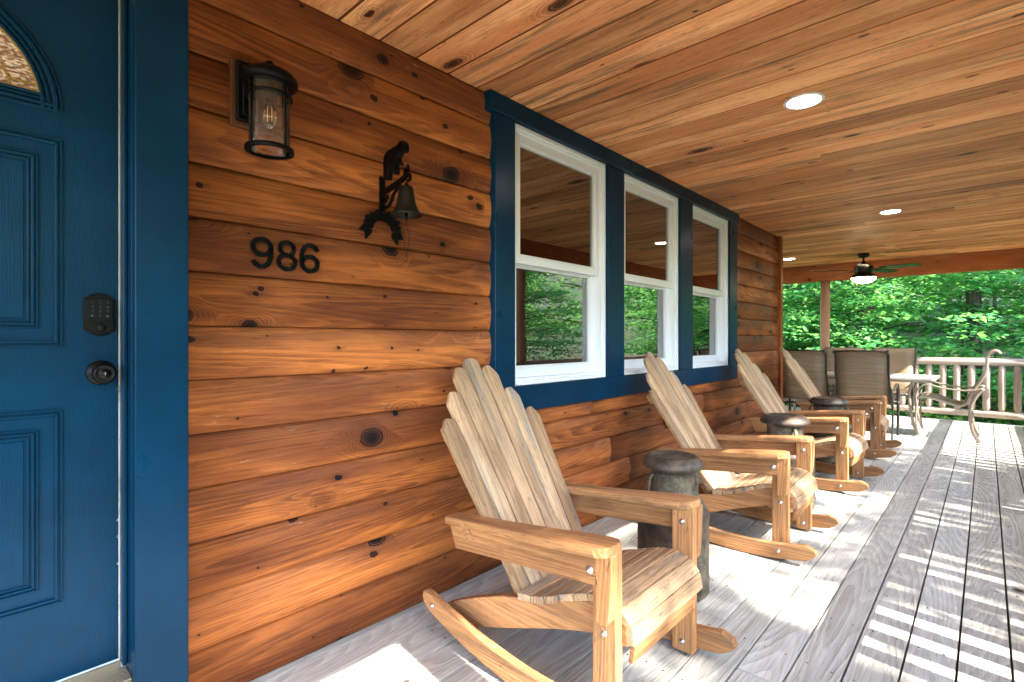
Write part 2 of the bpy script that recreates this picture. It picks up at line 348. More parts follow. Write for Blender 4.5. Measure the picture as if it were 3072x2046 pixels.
# ------------------------------------------------------------------ mesh builder
class MB:
    """collects pieces; every piece keeps grain coordinates (along, across, depth) and a random tint"""
    def __init__(s): s.v = []; s.f = []; s.g = []; s.r = []; s.m = []; s.sm = []

    def add(s, verts, faces, X=None, g='xyz', rnd=None, mat=0, smooth=False, off=None):
        o = (rng.uniform(0, 60), rng.uniform(0, 60), rng.uniform(0, 60)) if off is None else off
        rnd = rng.random() if rnd is None else rnd
        b = len(s.v); ix = ['xyz'.index(c) for c in g]
        for p in verts:
            s.g.append((p[ix[0]] + o[0], p[ix[1]] + o[1], p[ix[2]] + o[2])); s.r.append(rnd)
            s.v.append(tuple(X @ Vector(p)) if X is not None else tuple(p))
        for fc in faces: s.f.append(tuple(i + b for i in fc)); s.m.append(mat); s.sm.append(smooth)

    def box(s, lo, hi, X=None, g='xyz', **k):
        x0, y0, z0 = lo; x1, y1, z1 = hi
        v = [(x0, y0, z0), (x1, y0, z0), (x1, y1, z0), (x0, y1, z0), (x0, y0, z1), (x1, y0, z1), (x1, y1, z1), (x0, y1, z1)]
        s.add(v, [(0, 3, 2, 1), (4, 5, 6, 7), (0, 1, 5, 4), (1, 2, 6, 5), (2, 3, 7, 6), (3, 0, 4, 7)], X, g, **k)

    def prism(s, pts, d0, d1, plane='xz', X=None, g='xzy', **k):
        """polygon in a plane extruded along the third axis"""
        n = len(pts)
        def P(p, d):
            return {'xz': (p[0], d, p[1]), 'yz': (d, p[0], p[1]), 'xy': (p[0], p[1], d)}[plane]
        v = [P(p, d0) for p in pts] + [P(p, d1) for p in pts]
        f = [tuple(range(n)), tuple(range(2 * n - 1, n - 1, -1))] + [(i, i + n, (i + 1) % n + n, (i + 1) % n) for i in range(n)]
        s.add(v, f, X, g, **k)

    def tube(s, pts, r, n=8, X=None, g='xyz', caps=True, flat=None, **k):
        pts = [Vector(p) for p in pts]; rr = r if isinstance(r, (list, tuple)) else [r] * len(pts)
        v = []; f = []; up = None
        for i, p in enumerate(pts):
            t = (pts[min(i + 1, len(pts) - 1)] - pts[max(i - 1, 0)]).normalized()
            if up is None:
                up = Vector((0, 0, 1)) if abs(t.z) < 0.9 else Vector((0, 1, 0))
            a = (up - t * up.dot(t)).normalized(); b = t.cross(a); up = a
            fx, fy = flat or (1, 1)
            for j in range(n):
                q = 2 * PI * j / n
                v.append(tuple(p + a * math.cos(q) * rr[i] * fx + b * math.sin(q) * rr[i] * fy))
        for i in range(len(pts) - 1):
            for j in range(n): f.append((i * n + j, i * n + (j + 1) % n, (i + 1) * n + (j + 1) % n, (i + 1) * n + j))
        if caps: f.append(tuple(range(n - 1, -1, -1))); f.append(tuple(range((len(pts) - 1) * n, len(pts) * n)))
        k.setdefault('smooth', True)
        s.add(v, f, X, g, **k)

    def lathe(s, prof, n=32, X=None, g='zxy', caps=True, **k):
        """profile of (r, z)"""
        v = []; f = []
        for r_, z in prof:
            for j in range(n): v.append((r_ * math.cos(2 * PI * j / n), r_ * math.sin(2 * PI * j / n), z))
        for i in range(len(prof) - 1):
            for j in range(n): f.append((i * n + j, i * n + (j + 1) % n, (i + 1) * n + (j + 1) % n, (i + 1) * n + j))
        if caps and prof[0][0] > 1e-6: f.append(tuple(range(n - 1, -1, -1)))
        if caps and prof[-1][0] > 1e-6: f.append(tuple(range((len(prof) - 1) * n, len(prof) * n)))
        k.setdefault('smooth', True)
        s.add(v, f, X, g, **k)

    def ribbon(s, pts, w, d0, d1, plane='yz', **k):
        """flat stroke of width w following 2-D points, extruded d0..d1"""
        n = len(pts); L = []; Rr = []
        for i in range(n):
            a = pts[max(i - 1, 0)]; b = pts[min(i + 1, n - 1)]
            tx, ty = b[0] - a[0], b[1] - a[1]; l = math.hypot(tx, ty) or 1
            ww = w[i] if isinstance(w, (list, tuple)) else w
            nx, ny = -ty / l * ww / 2, tx / l * ww / 2
            L.append((pts[i][0] + nx, pts[i][1] + ny)); Rr.append((pts[i][0] - nx, pts[i][1] - ny))
        for i in range(n - 1):
            s.prism([L[i], L[i + 1], Rr[i + 1], Rr[i]], d0, d1, plane, **k)

    def build(s, name, mats, parent=None, bevel=0.0, loc=None, segs=1):
        me = bpy.data.meshes.new(name); me.from_pydata(s.v, [], s.f)
        if not isinstance(mats, (list, tuple)): mats = [mats]
        for m in mats: me.materials.append(m)
        me.polygons.foreach_set('material_index', s.m); me.polygons.foreach_set('use_smooth', s.sm)
        a = me.attributes.new('gco', 'FLOAT_VECTOR', 'POINT'); a.data.foreach_set('vector', np.array(s.g, dtype=np.float32).ravel())
        a = me.attributes.new('rnd', 'FLOAT', 'POINT'); a.data.foreach_set('value', np.array(s.r, dtype=np.float32))
        me.update()
        o = bpy.data.objects.new(name, me); C.objects.link(o)
        if loc: o.location = loc
        if parent is not None: o.parent = parent
        if bevel:
            b = o.modifiers.new('bevel', 'BEVEL'); b.width = bevel; b.segments = segs; b.limit_method = 'ANGLE'; b.angle_limit = R(40)
            b.harden_normals = False
        return o


def tag(o, label=None, cat=None, group=None, kind=None):
    if label: o['label'] = label
    if cat: o['category'] = cat
    if group: o['group'] = group
    if kind: o['kind'] = kind
    return o


def empty(name, loc=(0, 0, 0), rz=0.0, label=None, cat=None, group=None):
    o = bpy.data.objects.new(name, None); C.objects.link(o); o.empty_display_size = 0.1
    o.location = loc; o.rotation_euler = (0, 0, rz)
    return tag(o, label, cat, group)


def copy_tree(o, parent=None):
    c = o.copy(); C.objects.link(c); c.parent = parent
    for ch in list(o.children): copy_tree(ch, c)
    return c


# ------------------------------------------------------------------ ground and deck
def hz(x, y):
    d = max(0.0, y - 12.0); e = max(0.0, x - 7.0)
    return -1.0 + 0.10 * d + 0.0009 * d * d + 0.05 * e + 0.15 * math.sin(x * 0.5 + 1) * math.sin(y * 0.4)

mb = MB(); GX = [-90 + 4 * i for i in range(46)]; GY = [-60 + 4 * i for i in range(46)]
vs = [(x, y, hz(x, y)) for y in GY for x in GX]; n_ = len(GX)
mb.add(vs, [(j * n_ + i, j * n_ + i + 1, (j + 1) * n_ + i + 1, (j + 1) * n_ + i) for j in range(len(GY) - 1) for i in range(n_ - 1)], smooth=True)
tag(mb.build('ground', M['ground']), kind='structure')

mb = MB(); GAP = 1.4985; PITCH = 0.1465
for i in range(-27, 7):
    x0 = GAP + i * PITCH + 0.0035; x1 = x0 + PITCH - 0.0075
    if x0 > 2.44: continue
    x1 = min(x1, 2.455)
    ystart = -1.6 if x1 > 0.02 else 6.80
    y = ystart - (rng.uniform(0, 2.5) if x1 > 0.02 else 0)
    if -0.02 < x0 < 0.16 and False: continue
    while y < 9.84:
        L = rng.uniform(2.6, 4.2) if y > ystart else rng.uniform(2.0, 4.0)
        y1 = min(y + L, 9.84)
        ya = max(y, ystart)
        if y1 - ya > 0.15:
            dz = rng.uniform(-0.0015, 0.0015)
            mb.box((x0, ya + 0.0012, -0.034), (x1, y1 - 0.0012, dz), g='yxz')
        y = y1
mb.box((-2.4, 9.845, -0.034), (2.455, 9.985, 0.001), g='xyz')
mb.box((0.03, -1.55, -0.046), (2.435, 9.84, -0.038), mat=1); mb.box((-2.35, 6.85, -0.046), (0.029, 9.84, -0.038), mat=1)  # dark sheets added under the boards so the gaps look shaded
for yj in [0.1 + 0.4 * i for i in range(-4, 25)]:
    mb.box((-2.4 if yj > 6.8 else 0.03, yj, -0.25), (2.44, yj + 0.04, -0.047), g='xzy')
mb.box((2.44, -1.6, -0.27), (2.475, 10.0, -0.036), g='yzx'); mb.box((-2.4, 9.985, -0.27), (2.475, 10.02, -0.036), g='xzy')
for i in range(-9, 7):
    x0 = GAP + i * PITCH
    for yj in [0.12 + 0.4 * j for j in range(1, 24)]:
        for dx in (0.035, 0.11):
            if x0 + dx < 2.44: mb.lathe([(0.0042, 0.0005), (0.0038, 0.0022), (0, 0.0022)], 8, Matrix.Translation((x0 + dx + rng.uniform(-.004, .004), yj + rng.uniform(-.006, .006), 0)), mat=1)
tag(mb.build('deck', [M['deck'], M['screw_and_shade']], bevel=0.0025), kind='structure')

# ------------------------------------------------------------------ ceiling + roof
mb = MB()
k0 = -17
for k in range(k0, 60):
    y0 = 1.206 + k * 0.1855; y1 = y0 + 0.1855
    if y0 > 9.9: break
    xs = 0.0 if y1 < 6.85 else -2.4
    xa = xs + (0 if rng.random() < 0.7 else 0)
    joints = [xs]
    if rng.random() < 0.35 or xs < 0: joints.append(rng.uniform(0.7, 1.9))
    if xs < 0 and rng.random() < 0.7: joints.insert(1, rng.uniform(-1.6, -0.5))
    joints.append(2.33)
    for a, b in zip(joints[:-1], joints[1:]):
        z = 2.44
        z += rng.uniform(-0.0008, 0.0008)
        v = [(a, y0 + 0.0018, z + 0.012), (a, y0 + 0.0022, z + 0.009), (a, y0 + 0.0105, z), (a, y1 - 0.0085, z), (a, y1 - 0.0012, z + 0.009), (a, y1 - 0.0008, z + 0.012)]
        vv = v + [(b - 0.0012, p[1], p[2]) for p in v]
        mb.add(vv, [(q_, q_ + 1, q_ + 7, q_ + 6) for q_ in range(5)] + [(0, 6, 11, 5), (0, 5, 4, 3, 2, 1), (6, 7, 8, 9, 10, 11)], g='xyz')
for k in range(k0, 60):
    y1 = 1.206 + k * 0.1855
    if y1 > 9.85: break
    mb.box((0.0 if y1 < 6.85 else -2.4, y1 - 0.0066, 2.4440), (2.33, y1 + 0.0066, 2.4515), mat=1, rnd=0.5)
tag(mb.build('ceiling', [M['ceiling'], M['groove']]), kind='structure')
mb = MB()
mb.box((-2.6, -2.2, 2.453), (2.78, 10.25, 2.60), g='yxz'); mb.box((-6.0, 6.7, 2.453), (-2.601, 10.25, 2.60), g='yxz')  # roof cut short behind, an added opening that lets sky light into the room
mb.box((2.345, -2.2, 2.437), (2.78, 9.96, 2.452), g='yxz')
tag(mb.build('porch_roof', M['soil']), 'dark underside boards of the porch roof above the plank ceiling', 'roof')

mb = MB(); mb.box((2.335, -2.0, 2.175), (2.477, 9.96, 2.436), g='yzx')
tag(mb.build('porch_beam', M['beam'], bevel=0.004), 'long brown eave beam running along the open right side of the porch', 'beam')
mb = MB(); mb.box((-2.5, 9.885, 2.171), (2.333, 10.02, 2.436), g='xzy')
tag(mb.build('porch_beam', M['beam'], bevel=0.004), 'reddish brown beam across the far end of the porch above the trees', 'beam')

# ------------------------------------------------------------------ posts and railings
def log_tube(mb, a, b, r, n=14, seg=9, wob=0.05, taper=False, rnd=None):
    a = Vector(a); b = Vector(b); ax = (b - a); L = ax.length; ax.normalize()
    X = Matrix.Translation(a) @ ax.to_track_quat('X', 'Z').to_matrix().to_4x4()
    v = []; f = []; ph = rng.uniform(0, 6)
    ts = [i / seg for i in range(seg + 1)]
    if taper: ts = [0, 0.02, 0.06, 0.10] + [0.1 + 0.8 * i / seg for i in range(1, seg)] + [0.90, 0.94, 0.98, 1.0]
    for t in ts:
        rr = r * (1 + wob * 0.6 * math.sin(t * L * 7 + ph) + wob * rng.uniform(-0.5, 0.5))
        if taper:
            e = min(t, 1 - t)
            rr *= {True: 0.55 + 0.45 * min(1, e / 0.09) ** 0.6, False: 1}[e < 0.09]
        oy = wob * r * 0.8 * math.sin(t * L * 3 + ph); oz = wob * r * 0.8 * math.cos(t * L * 2.3 + ph)
        for j in range(n):
            q = 2 * PI * j / n; q2 = rr * (1 + wob * 0.5 * math.sin(3 * q + ph + t * 2))
            v.append((t * L, oy + q2 * math.cos(q), oz + q2 * math.sin(q)))
    m = len(ts)
    for i in range(m - 1):
        for j in range(n): f.append((i * n + j, i * n + (j + 1) % n, (i + 1) * n + (j + 1) % n, (i + 1) * n + j))
    f.append(tuple(range(n - 1, -1, -1))); f.append(tuple(range((m - 1) * n, m * n)))
    mb.add(v, f, X, 'xyz', smooth=True, rnd=rnd)

def post(x, y, label, r=0.072):
    mb = MB(); log_tube(mb, (x, y, 0.002), (x, y, 2.170), r, 18, 14, 0.05)
    return tag(mb.build('porch_post', M['postlog']), label, 'post', 'log posts holding up the porch roof')

post(-0.127, 9.93, 'round brown log post at the far end left of the ceiling fan')
for y, nm in ((0.985, 'peeled log post on the right porch edge nearest the door'), (4.9, 'peeled log post halfway along the right porch edge'), (9.93, 'peeled log post at the far right corner of the deck')):
    post(2.405, y, nm)

def railing(a, b, pitch, br, label, first=None, end=False):
    a = Vector(a); b = Vector(b); L = (b - a).length; d = (b - a).normalized()
    t = empty('log_railing', tuple(a), 0, label, 'railing')
    def P(s, z): q = d * s; return (q.x, q.y, z)
    mb = MB(); log_tube(mb, P(0, 0.862), P(L, 0.868), 0.055, 14, 14, 0.06); mb.build('top_rail', M['log'], t)
    mb = MB(); log_tube(mb, P(0, 0.137), P(L, 0.134), 0.05, 14, 14, 0.06); mb.build('bottom_rail', M['log'], t)
    s = first if first is not None else pitch / 2
    cnt = 0
    while s < L - 0.04 and cnt < 100:
        mb = MB(); log_tube(mb, P(s, 0.165), P(s, 0.83), br * rng.uniform(0.93, 1.07), 12, 6, 0.04, True)
        mb.build('baluster', M['log'], t); s += pitch * (1 if end else rng.uniform(0.96, 1.04)); cnt += 1
    return t

railing((-0.05, 9.93, 0), (2.33, 9.93, 0), 0.1585, 0.043, 'weathered log railing with thick balusters across the far end of the deck', first=0.175, end=True)
railing((-2.4, 9.93, 0), (-0.20, 9.93, 0), 0.1585, 0.043, 'weathered log railing left of the far post, behind the house corner', end=True)
railing((2.36, 1.07, 0), (2.36, 4.82, 0), 0.1585, 0.040, 'log railing along the right edge beside the rocking chairs')
railing((2.36, 4.98, 0), (2.36, 9.84, 0), 0.1585, 0.040, 'log railing along the right edge beside the dining table')

# ------------------------------------------------------------------ house
house = empty('house', (0, 0, 0), 0, 'wood sided house with a blue door and three blue trimmed windows', 'house')
rng.seed(21); mb = MB(); CH = 0.1757
def course(n, y0, y1):
    zb = n * CH; zt = min((n + 1) * CH, 2.439)
    y = y0
    while y < y1 - 1e-4:
        L = rng.uniform(2.2, 4.6); ye = y + L
        if y1 - ye < 0.5: ye = y1
        prof = []
        for t in (0.0, 0.03, 0.10, 0.2, 0.3, 0.4, 0.5, 0.6, 0.7, 0.8, 0.9, 0.97, 1.0):
            z = zb + t * CH
            if z > zt: z = zt
            prof.append((-0.012 + 0.012 * min(1, min(t, 1 - t) / 0.03) + 0.015 * max(0, math.sin(PI * t)) ** 0.9, z))
        ns = max(2, int((ye - y) / 0.25)); pr = len(prof)
        v = []
        for i in range(ns + 1):
            yy = y + 0.0008 + (ye - y - 0.0016) * i / ns
            wv = 0.0012 * math.sin(yy * 5 + n)
            v += [(px + wv, yy, pz) for px, pz in prof]
        f = [(i * pr + j, (i + 1) * pr + j, (i + 1) * pr + j + 1, i * pr + j + 1) for i in range(ns) for j in range(pr - 1)]
        f += [tuple(range(pr - 1, -1, -1)), tuple(range(ns * pr, ns * pr + pr))]
        mb.add(v, f, g='yzx', smooth=False)
        y = ye
for n in range(14):
    zb, zt = n * CH, (n + 1) * CH
    if zt <= 0.92: course(n, 0.495, 6.76)
    else:
        course(n, 0.495, 1.90); course(n, 5.25, 6.76)
    course(n, -3.0, -0.72)
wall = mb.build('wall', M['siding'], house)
for p in wall.data.polygons: p.use_smooth = len(p.vertices) == 4
# backing wall with openings, corner board, return wall round the corner
mb = MB()
mb.box((-0.16, 0.45, 0.0), (-0.014, 1.93, 2.437), g='yzx'); mb.box((-0.16, 5.15, 0.0), (-0.014, 6.80, 2.437), g='yzx')
mb.box((-0.16, 1.931, 0.0), (-0.014, 5.149, 0.86), g='yzx'); mb.box((-0.16, 1.931, 2.345), (-0.014, 5.149, 2.437), g='yzx')
mb.box((-0.16, 2.91, 0.861), (-0.014, 3.10, 2.344), g='zyx'); mb.box((-0.16, 4.0, 0.861), (-0.014, 4.22, 2.344), g='zyx')
mb.box((-0.16, -3.0, 0.0), (-0.014, -0.60, 2.437), g='yzx'); mb.box((-0.16, -0.599, 2.26), (-0.014, 0.449, 2.437), g='yzx')
mb.box((-4.0, 6.70, 0.0), (-0.165, 6.80, 2.437), g='xzy')
mb.build('wall_core', M['inner'], house)
mb = MB(); mb.box((-0.05, 6.762, 0.004), (0.045, 6.85, 2.437), g='zyx')
mb.build('corner_board', M['corner'], house, bevel=0.006)
# interior, back side left open to let sky light in
mb = MB(); mb.box((-4.0, -0.6, -0.06), (-0.161, 6.69, -0.001), g='yxz'); [mb.box((-3.3, 1.0, 0.18 * q_), (-3.2, 5.95, 0.18 * q_ + 0.177), g='yzx') for q_ in range(13)]
mb.box((-2.6, 6.60, 0.0), (-0.161, 6.69, 2.44), g='xzy')
mb.build('interior_wall', M['inner'], house)
mb = MB(); mb.box((-1.3, 1.7, 0.70), (-0.55, 4.3, 0.735), g='yxz'); mb.box((-1.2, 1.9, 0.0), (-1.12, 1.98, 0.699)); mb.box((-1.2, 4.0, 0.0), (-1.12, 4.08, 0.699)); mb.box((-0.7, 1.9, 0), (-0.62, 1.98, 0.699))
mb.build('interior_table', M['inner'], house, bevel=0.01)

# window trim
TX0, TX1 = -0.012, 0.045
mb = MB(); mb.box((TX0, 1.806, 2.342), (TX1 + 0.010, 5.315, 2.4365), g='yzx')
def trimobj(name, *boxes, gg='zyx'):
    m_ = MB()
    for lo, hi in boxes: m_.box(lo, hi, g=gg)
    return m_.build(name, M['blue'], house, bevel=0.003)
mb.build('window_header_trim', M['blue'], house, bevel=0.003)
for y0, y1 in ((1.85, 2.002), (2.905, 3.112), (3.99, 4.232), (5.085, 5.285)):
    trimobj('window_casing', ((TX0, y0, 0.938), (TX1, y1, 2.3415)))
trimobj('window_apron_trim', ((TX0, 1.85, 0.80), (TX1 + 0.002, 5.285, 0.9375)), gg='yzx')

def window(y0, y1, label=None):
    z0, z1 = 0.940, 2.341
    w_ = MB()  # outer frame, stepped like vinyl
    def fr(x0, x1, a, b, c, d, t, m_=w_, tb=None):
        tb = tb or t
        m_.box((x0, a, c), (x1, a + t, d), g='zyx'); m_.box((x0, b - t, c), (x1, b, d), g='zyx')
        m_.box((x0, a + t, d - t), (x1, b - t, d), g='yzx'); m_.box((x0, a + t, c), (x1, b - t, c + tb), g='yzx')
    fr(-0.10, 0.028, y0, y1, z0, z1, 0.022)
    fr(-0.10, 0.016, y0 + 0.0225, y1 - 0.0225, z0 + 0.0225, z1 - 0.0225, 0.014)
    w_.box((-0.10, y0 + 0.022, z0 + 0.0), (0.034, y1 - 0.022, z0 + 0.012), g='yzx')
    fo = w_.build('window_frame', M['white'], house, bevel=0.002)
    if label: fo['label'] = label
    zm = 1.62
    a, b = y0 + 0.037, y1 - 0.037
    u_ = MB(); fr(-0.035, 0.004, a, b, zm - 0.018, z1 - 0.037, 0.045, u_)
    fr(-0.035, -0.004, a + 0.0455, b - 0.0455, zm + 0.0275, z1 - 0.0825, 0.008, u_)
    up = u_.build('upper_sash', M['white'], fo, bevel=0.002)
    l_ = MB(); fr(-0.078, -0.038, a, b, z0 + 0.037, zm + 0.02, 0.045, l_, 0.055)
    fr(-0.078, -0.044, a + 0.0455, b - 0.0455, z0 + 0.0925, zm - 0.0255, 0.008, l_)
    l_.box((-0.0375, (a + b) / 2 - 0.03, zm - 0.01), (-0.028, (a + b) / 2 + 0.03, zm + 0.004))
    lo = l_.build('lower_sash', M['white'], fo, bevel=0.002)
    g_ = MB(); g_.box((-0.022, a + 0.05, zm + 0.03), (-0.019, b - 0.05, z1 - 0.087)); g_.build('upper_pane', M['glass'], fo)
    g_ = MB(); g_.box((-0.062, a + 0.05, z0 + 0.095), (-0.059, b - 0.05, zm - 0.03)); g_.build('lower_pane', M['glass'], fo)
    # wooden casing inside the opening
    i_ = MB(); fr(-0.24, -0.105, y0, y1, z0, z1, 0.03, i_); i_.build('inner_casing', M['inner'], fo)
window(2.004, 2.903, 'large white double hung window nearest the door')
window(3.114, 3.988, 'white double hung window in the middle of the three')
window(4.234, 5.083, 'white double hung window farthest from the door')

# door: casing, jamb, slab
trimobj('door_casing', ((-0.012, 0.356, 0.004), (0.032, 0.4945, 2.42)))
trimobj('door_jamb', ((-0.165, 0.356, 0.004), (-0.0125, 0.40, 2.26)), ((-0.115, 0.3435, 0.19), (-0.060, 0.3555, 2.25)))
mb = MB(); mb.box((-0.13, 0.3395, 0.20), (-0.0990, 0.3432, 2.25))
# ragged strips of torn weatherstrip
for zc, cnt in ((0.47, 4), (0.60, 7), (0.72, 2), (0.90, 3), (1.005, 2)):
    for i in range(cnt):
        z = zc + rng.uniform(-0.035, 0.035); l = rng.uniform(0.003, 0.013)
        mb.add([(-0.0985, 0.3437, z), (-0.0965, 0.3437 - l, z + rng.uniform(-0.012, 0.012)), (-0.0975, 0.3437 - l * 0.4, z + rng.uniform(0.0, 0.01)), (-0.0985, 0.3437, z + rng.uniform(0.004, 0.016))], [(0, 1, 2, 3)])
mb.build('weatherstrip', M['dull_tone'], house)
mb = MB(); mb.box((-0.16, -0.57, 0.10), (0.02, 0.3555, 0.172), g='yzx')
for i in range(9): mb.box((-0.088 + i * 0.0105, -0.57, 0.1725), (-0.0835 + i * 0.0105, 0.355, 0.178), g='yzx')
mb.box((-0.099, -0.57, 0.1725), (-0.0905, 0.3435, 0.196), g='yzx')
mb.build('door_threshold', M['threshold'], house, bevel=0.001)
mb = MB(); mb.box((-0.02, -0.6, 0.003), (0.012, 0.3555, 0.0995), g='yzx')
mb.build('door_step_riser', M['blue'], house)

DX = -0.100; DC = -0.102
mb = MB(); mb.box((-0.144, -0.562, 0.20), (DX, 0.339, 2.24), g='zyx')
door = mb.build('door', M['door'], house, bevel=0.002)
def panel(ya, yb, za, zb):
    m_ = MB()
    def rect(i, x0, x1, t):
        a, b, c, d = ya + i, yb - i, za + i, zb - i
        m_.prism([(a, c), (b, c), (b - t, c + t), (a + t, c + t)], x0, x1, 'yz'); m_.prism([(a, d), (a + t, d - t), (b - t, d - t), (b, d)], x0, x1, 'yz')
        m_.prism([(a, c), (a + t, c + t), (a + t, d - t), (a, d)], x0, x1, 'yz'); m_.prism([(b, c), (b, d), (b - t, d - t), (b - t, c + t)], x0, x1, 'yz')
    rect(0, DX - 0.001, DX + 0.006, 0.006); rect(0.011, DX - 0.001, DX + 0.009, 0.007)
    rect(0.052, DX - 0.001, DX + 0.007, 0.005); rect(0.061, DX - 0.001, DX + 0.009, 0.006); rect(0.071, DX - 0.001, DX + 0.005, 0.005)
    m_.box((DX - 0.001, ya + 0.082, za + 0.082), (DX + 0.004, yb - 0.082, zb - 0.082), g='zyx')
    return m_.build('door_panel', M['door'], door, bevel=0.0015)
for ya, yb in ((-0.060, 0.209), (-0.413, -0.144)):
    panel(ya, yb, 1.165, 1.765); panel(ya, yb, 0.425, 0.985)
# fanlight
def arcpts(r, n=28, a0=0.0, a1=PI): return [(DC + r * math.cos(a0 + (a1 - a0) * i / n), 1.845 + r * math.sin(a0 + (a1 - a0) * i / n)) for i in range(n + 1)]
mb = MB()
for r_, w_, x1 in ((0.309, 0.007, 0.006), (0.296, 0.010, 0.011), (0.281, 0.008, 0.008), (0.268, 0.008, 0.011)):
    mb.ribbon(arcpts(r_), w_, DX - 0.001, DX + x1, 'yz')
for z_, w_, x1 in ((1.845, 0.007, 0.006), (1.857, 0.008, 0.011), (1.869, 0.007, 0.008), (1.880, 0.007, 0.011)):
    h_ = 0.309 - (z_ - 1.845) * 1.1
    mb.box((DX - 0.001, DC - h_, z_ - w_ / 2), (DX + x1 - 0.0003, DC + h_, z_ + w_ / 2), g='yzx')
mb.build('fanlight_moulding', M['door'], door, bevel=0.0015)
mb = MB(); pts = [(p[0], max(p[1], 1.884)) for p in arcpts(0.263)]
mb.prism(pts, DX + 0.0005, DX + 0.003, 'yz'); mb.build('fanlight_glass', M['fanlight'], door)
mb = MB()
for r_ in (0.262, 0.205):
    mb.ribbon([p for p in arcpts(r_, 60) if p[1] > 1.884], 0.004, DX + 0.003, DX + 0.006, 'yz')
mb.ribbon([(DC + 0.155 * math.cos(a), 1.884 + 0.13 * abs(math.sin(a))) for a in [i * PI / 24 for i in range(25)]], 0.004, DX + 0.003, DX + 0.0062, 'yz')
mb.ribbon([(DC - 0.262, 1.885), (DC + 0.262, 1.885)], 0.004, DX + 0.003, DX + 0.0064, 'yz')
for a in (12, 60, 120, 168): mb.ribbon([(DC + 0.20 * math.cos(R(a)), 1.86 + 0.20 * math.sin(R(a))), (DC + 0.26 * math.cos(R(a)), 1.85 + 0.26 * math.sin(R(a)))], 0.004, DX + 0.003, DX + 0.0066, 'yz')
mb.build('caming', M['caming'], door)

# keypad deadbolt
def kshape(w_, h_, e):
    return [(-w_, -h_ + e), (-w_ * 0.80, -h_ + e), (-w_ * 0.62, -h_ + e * 0.4), (-w_ * 0.3, -h_), (0, -h_ - e * 0.25), (w_ * 0.3, -h_), (w_ * 0.62, -h_ + e * 0.4), (w_ * 0.80, -h_ + e), (w_, -h_ + e),
            (w_, h_ - e), (w_ * 0.80, h_ - e), (w_ * 0.62, h_ - e * 0.4), (w_ * 0.3, h_), (0, h_ + e * 0.25), (-w_ * 0.3, h_), (-w_ * 0.62, h_ - e * 0.4), (-w_ * 0.80, h_ - e), (-w_, h_ - e)]
KY, KZ = 0.292, 1.262
mb = MB()
mb.prism([(KY + a, KZ + b) for a, b in kshape(0.038, 0.062, 0.013)], DX, DX + 0.010, 'yz')
mb.prism([(KY + a, KZ + b) for a, b in kshape(0.034, 0.057, 0.012)], DX + 0.009, DX + 0.016, 'yz')
mb.prism([(KY + a, KZ + 0.012 + b) for a, b in kshape(0.029, 0.036, 0.007)], DX + 0.016, DX + 0.021, 'yz')
cyl = Matrix.Translation((DX + 0.015, KY + 0.002, KZ - 0.040)) @ Matrix.Rotation(PI / 2, 4, 'Y')
mb.lathe([(0.0115, 0), (0.0115, 0.008), (0.0085, 0.010), (0, 0.010)], 20, cyl)
kp = mb.build('keypad_lock', M['bronze_lock'], door, bevel=0.0012)
def text_mesh(txt, size, ext):
    cu = bpy.data.curves.new('t', 'FONT'); cu.body = txt; cu.size = size; cu.extrude = ext; cu.align_x = 'CENTER'; cu.align_y = 'CENTER'
    o = bpy.data.objects.new('t', cu); C.objects.link(o)
    dg = bpy.context.evaluated_depsgraph_get(); me = bpy.data.meshes.new_from_object(o.evaluated_get(dg))
    v = [tuple(q.co) for q in me.vertices]; f = [tuple(p.vertices) for p in me.polygons]
    bpy.data.objects.remove(o); bpy.data.curves.remove(cu); bpy.data.meshes.remove(me)
    return v, f
mb = MB(); FX = Matrix(((0, 0, 1, 0), (1, 0, 0, 0), (0, 1, 0, 0), (0, 0, 0, 1)))
for i, ch in enumerate(['1', '2', '3', '4', '5', '6', '7', '8', '9', None, '0', None]):
    cx_ = KY - 0.018 + 0.018 * (i % 3); cz_ = KZ + 0.036 - 0.0135 * (i // 3)
    if ch:
        v, f = text_mesh(ch, 0.011, 0.0003); mb.add(v, f, Matrix.Translation((DX + 0.0213, cx_, cz_)) @ FX)
    else:
        mb.lathe([(0.0042, 0), (0.0042, 0.0006), (0, 0.0006)], 12, Matrix.Translation((DX + 0.021, cx_, cz_)) @ Matrix.Rotation(PI / 2, 4, 'Y'))
mb.build('keypad_digits', M['keys'], kp)
mb = MB(); KX = Matrix.Translation((DX, 0.2965, 1.086)) @ Matrix.Rotation(PI / 2, 4, 'Y')
mb.lathe([(0.037, 0), (0.037, 0.004), (0.033, 0.009), (0.018, 0.011), (0.013, 0.020), (0.014, 0.032), (0.024, 0.040), (0.030, 0.052), (0.0275, 0.063), (0.022, 0.068), (0.0205, 0.066), (0.012, 0.0665), (0.011, 0.069), (0, 0.069)], 36, KX)
kn = mb.build('door_knob', M['bronze_lock'], door)
mb = MB(); mb.box((DX + 0.069, 0.2955, 1.082), (DX + 0.0695, 0.2975, 1.090)); mb.build('keyhole', M['bolt'], kn)

# outlet box by the second chair
oo = empty('electrical_outlet', (0.02, 3.86, 0.50), 0, 'small grey covered outlet in a wood surround behind the second rocking chair', 'outlet')
mb = MB(); mb.box((0.0, -0.075, 0.0), (0.022, 0.075, 0.165), g='zyx'); mb.build('surround', M['corner'], oo, bevel=0.002)
mb = MB(); mb.box((0.022, -0.05, 0.025), (0.040, 0.05, 0.14)); mb.build('cover', M['cover'], oo, bevel=0.004)

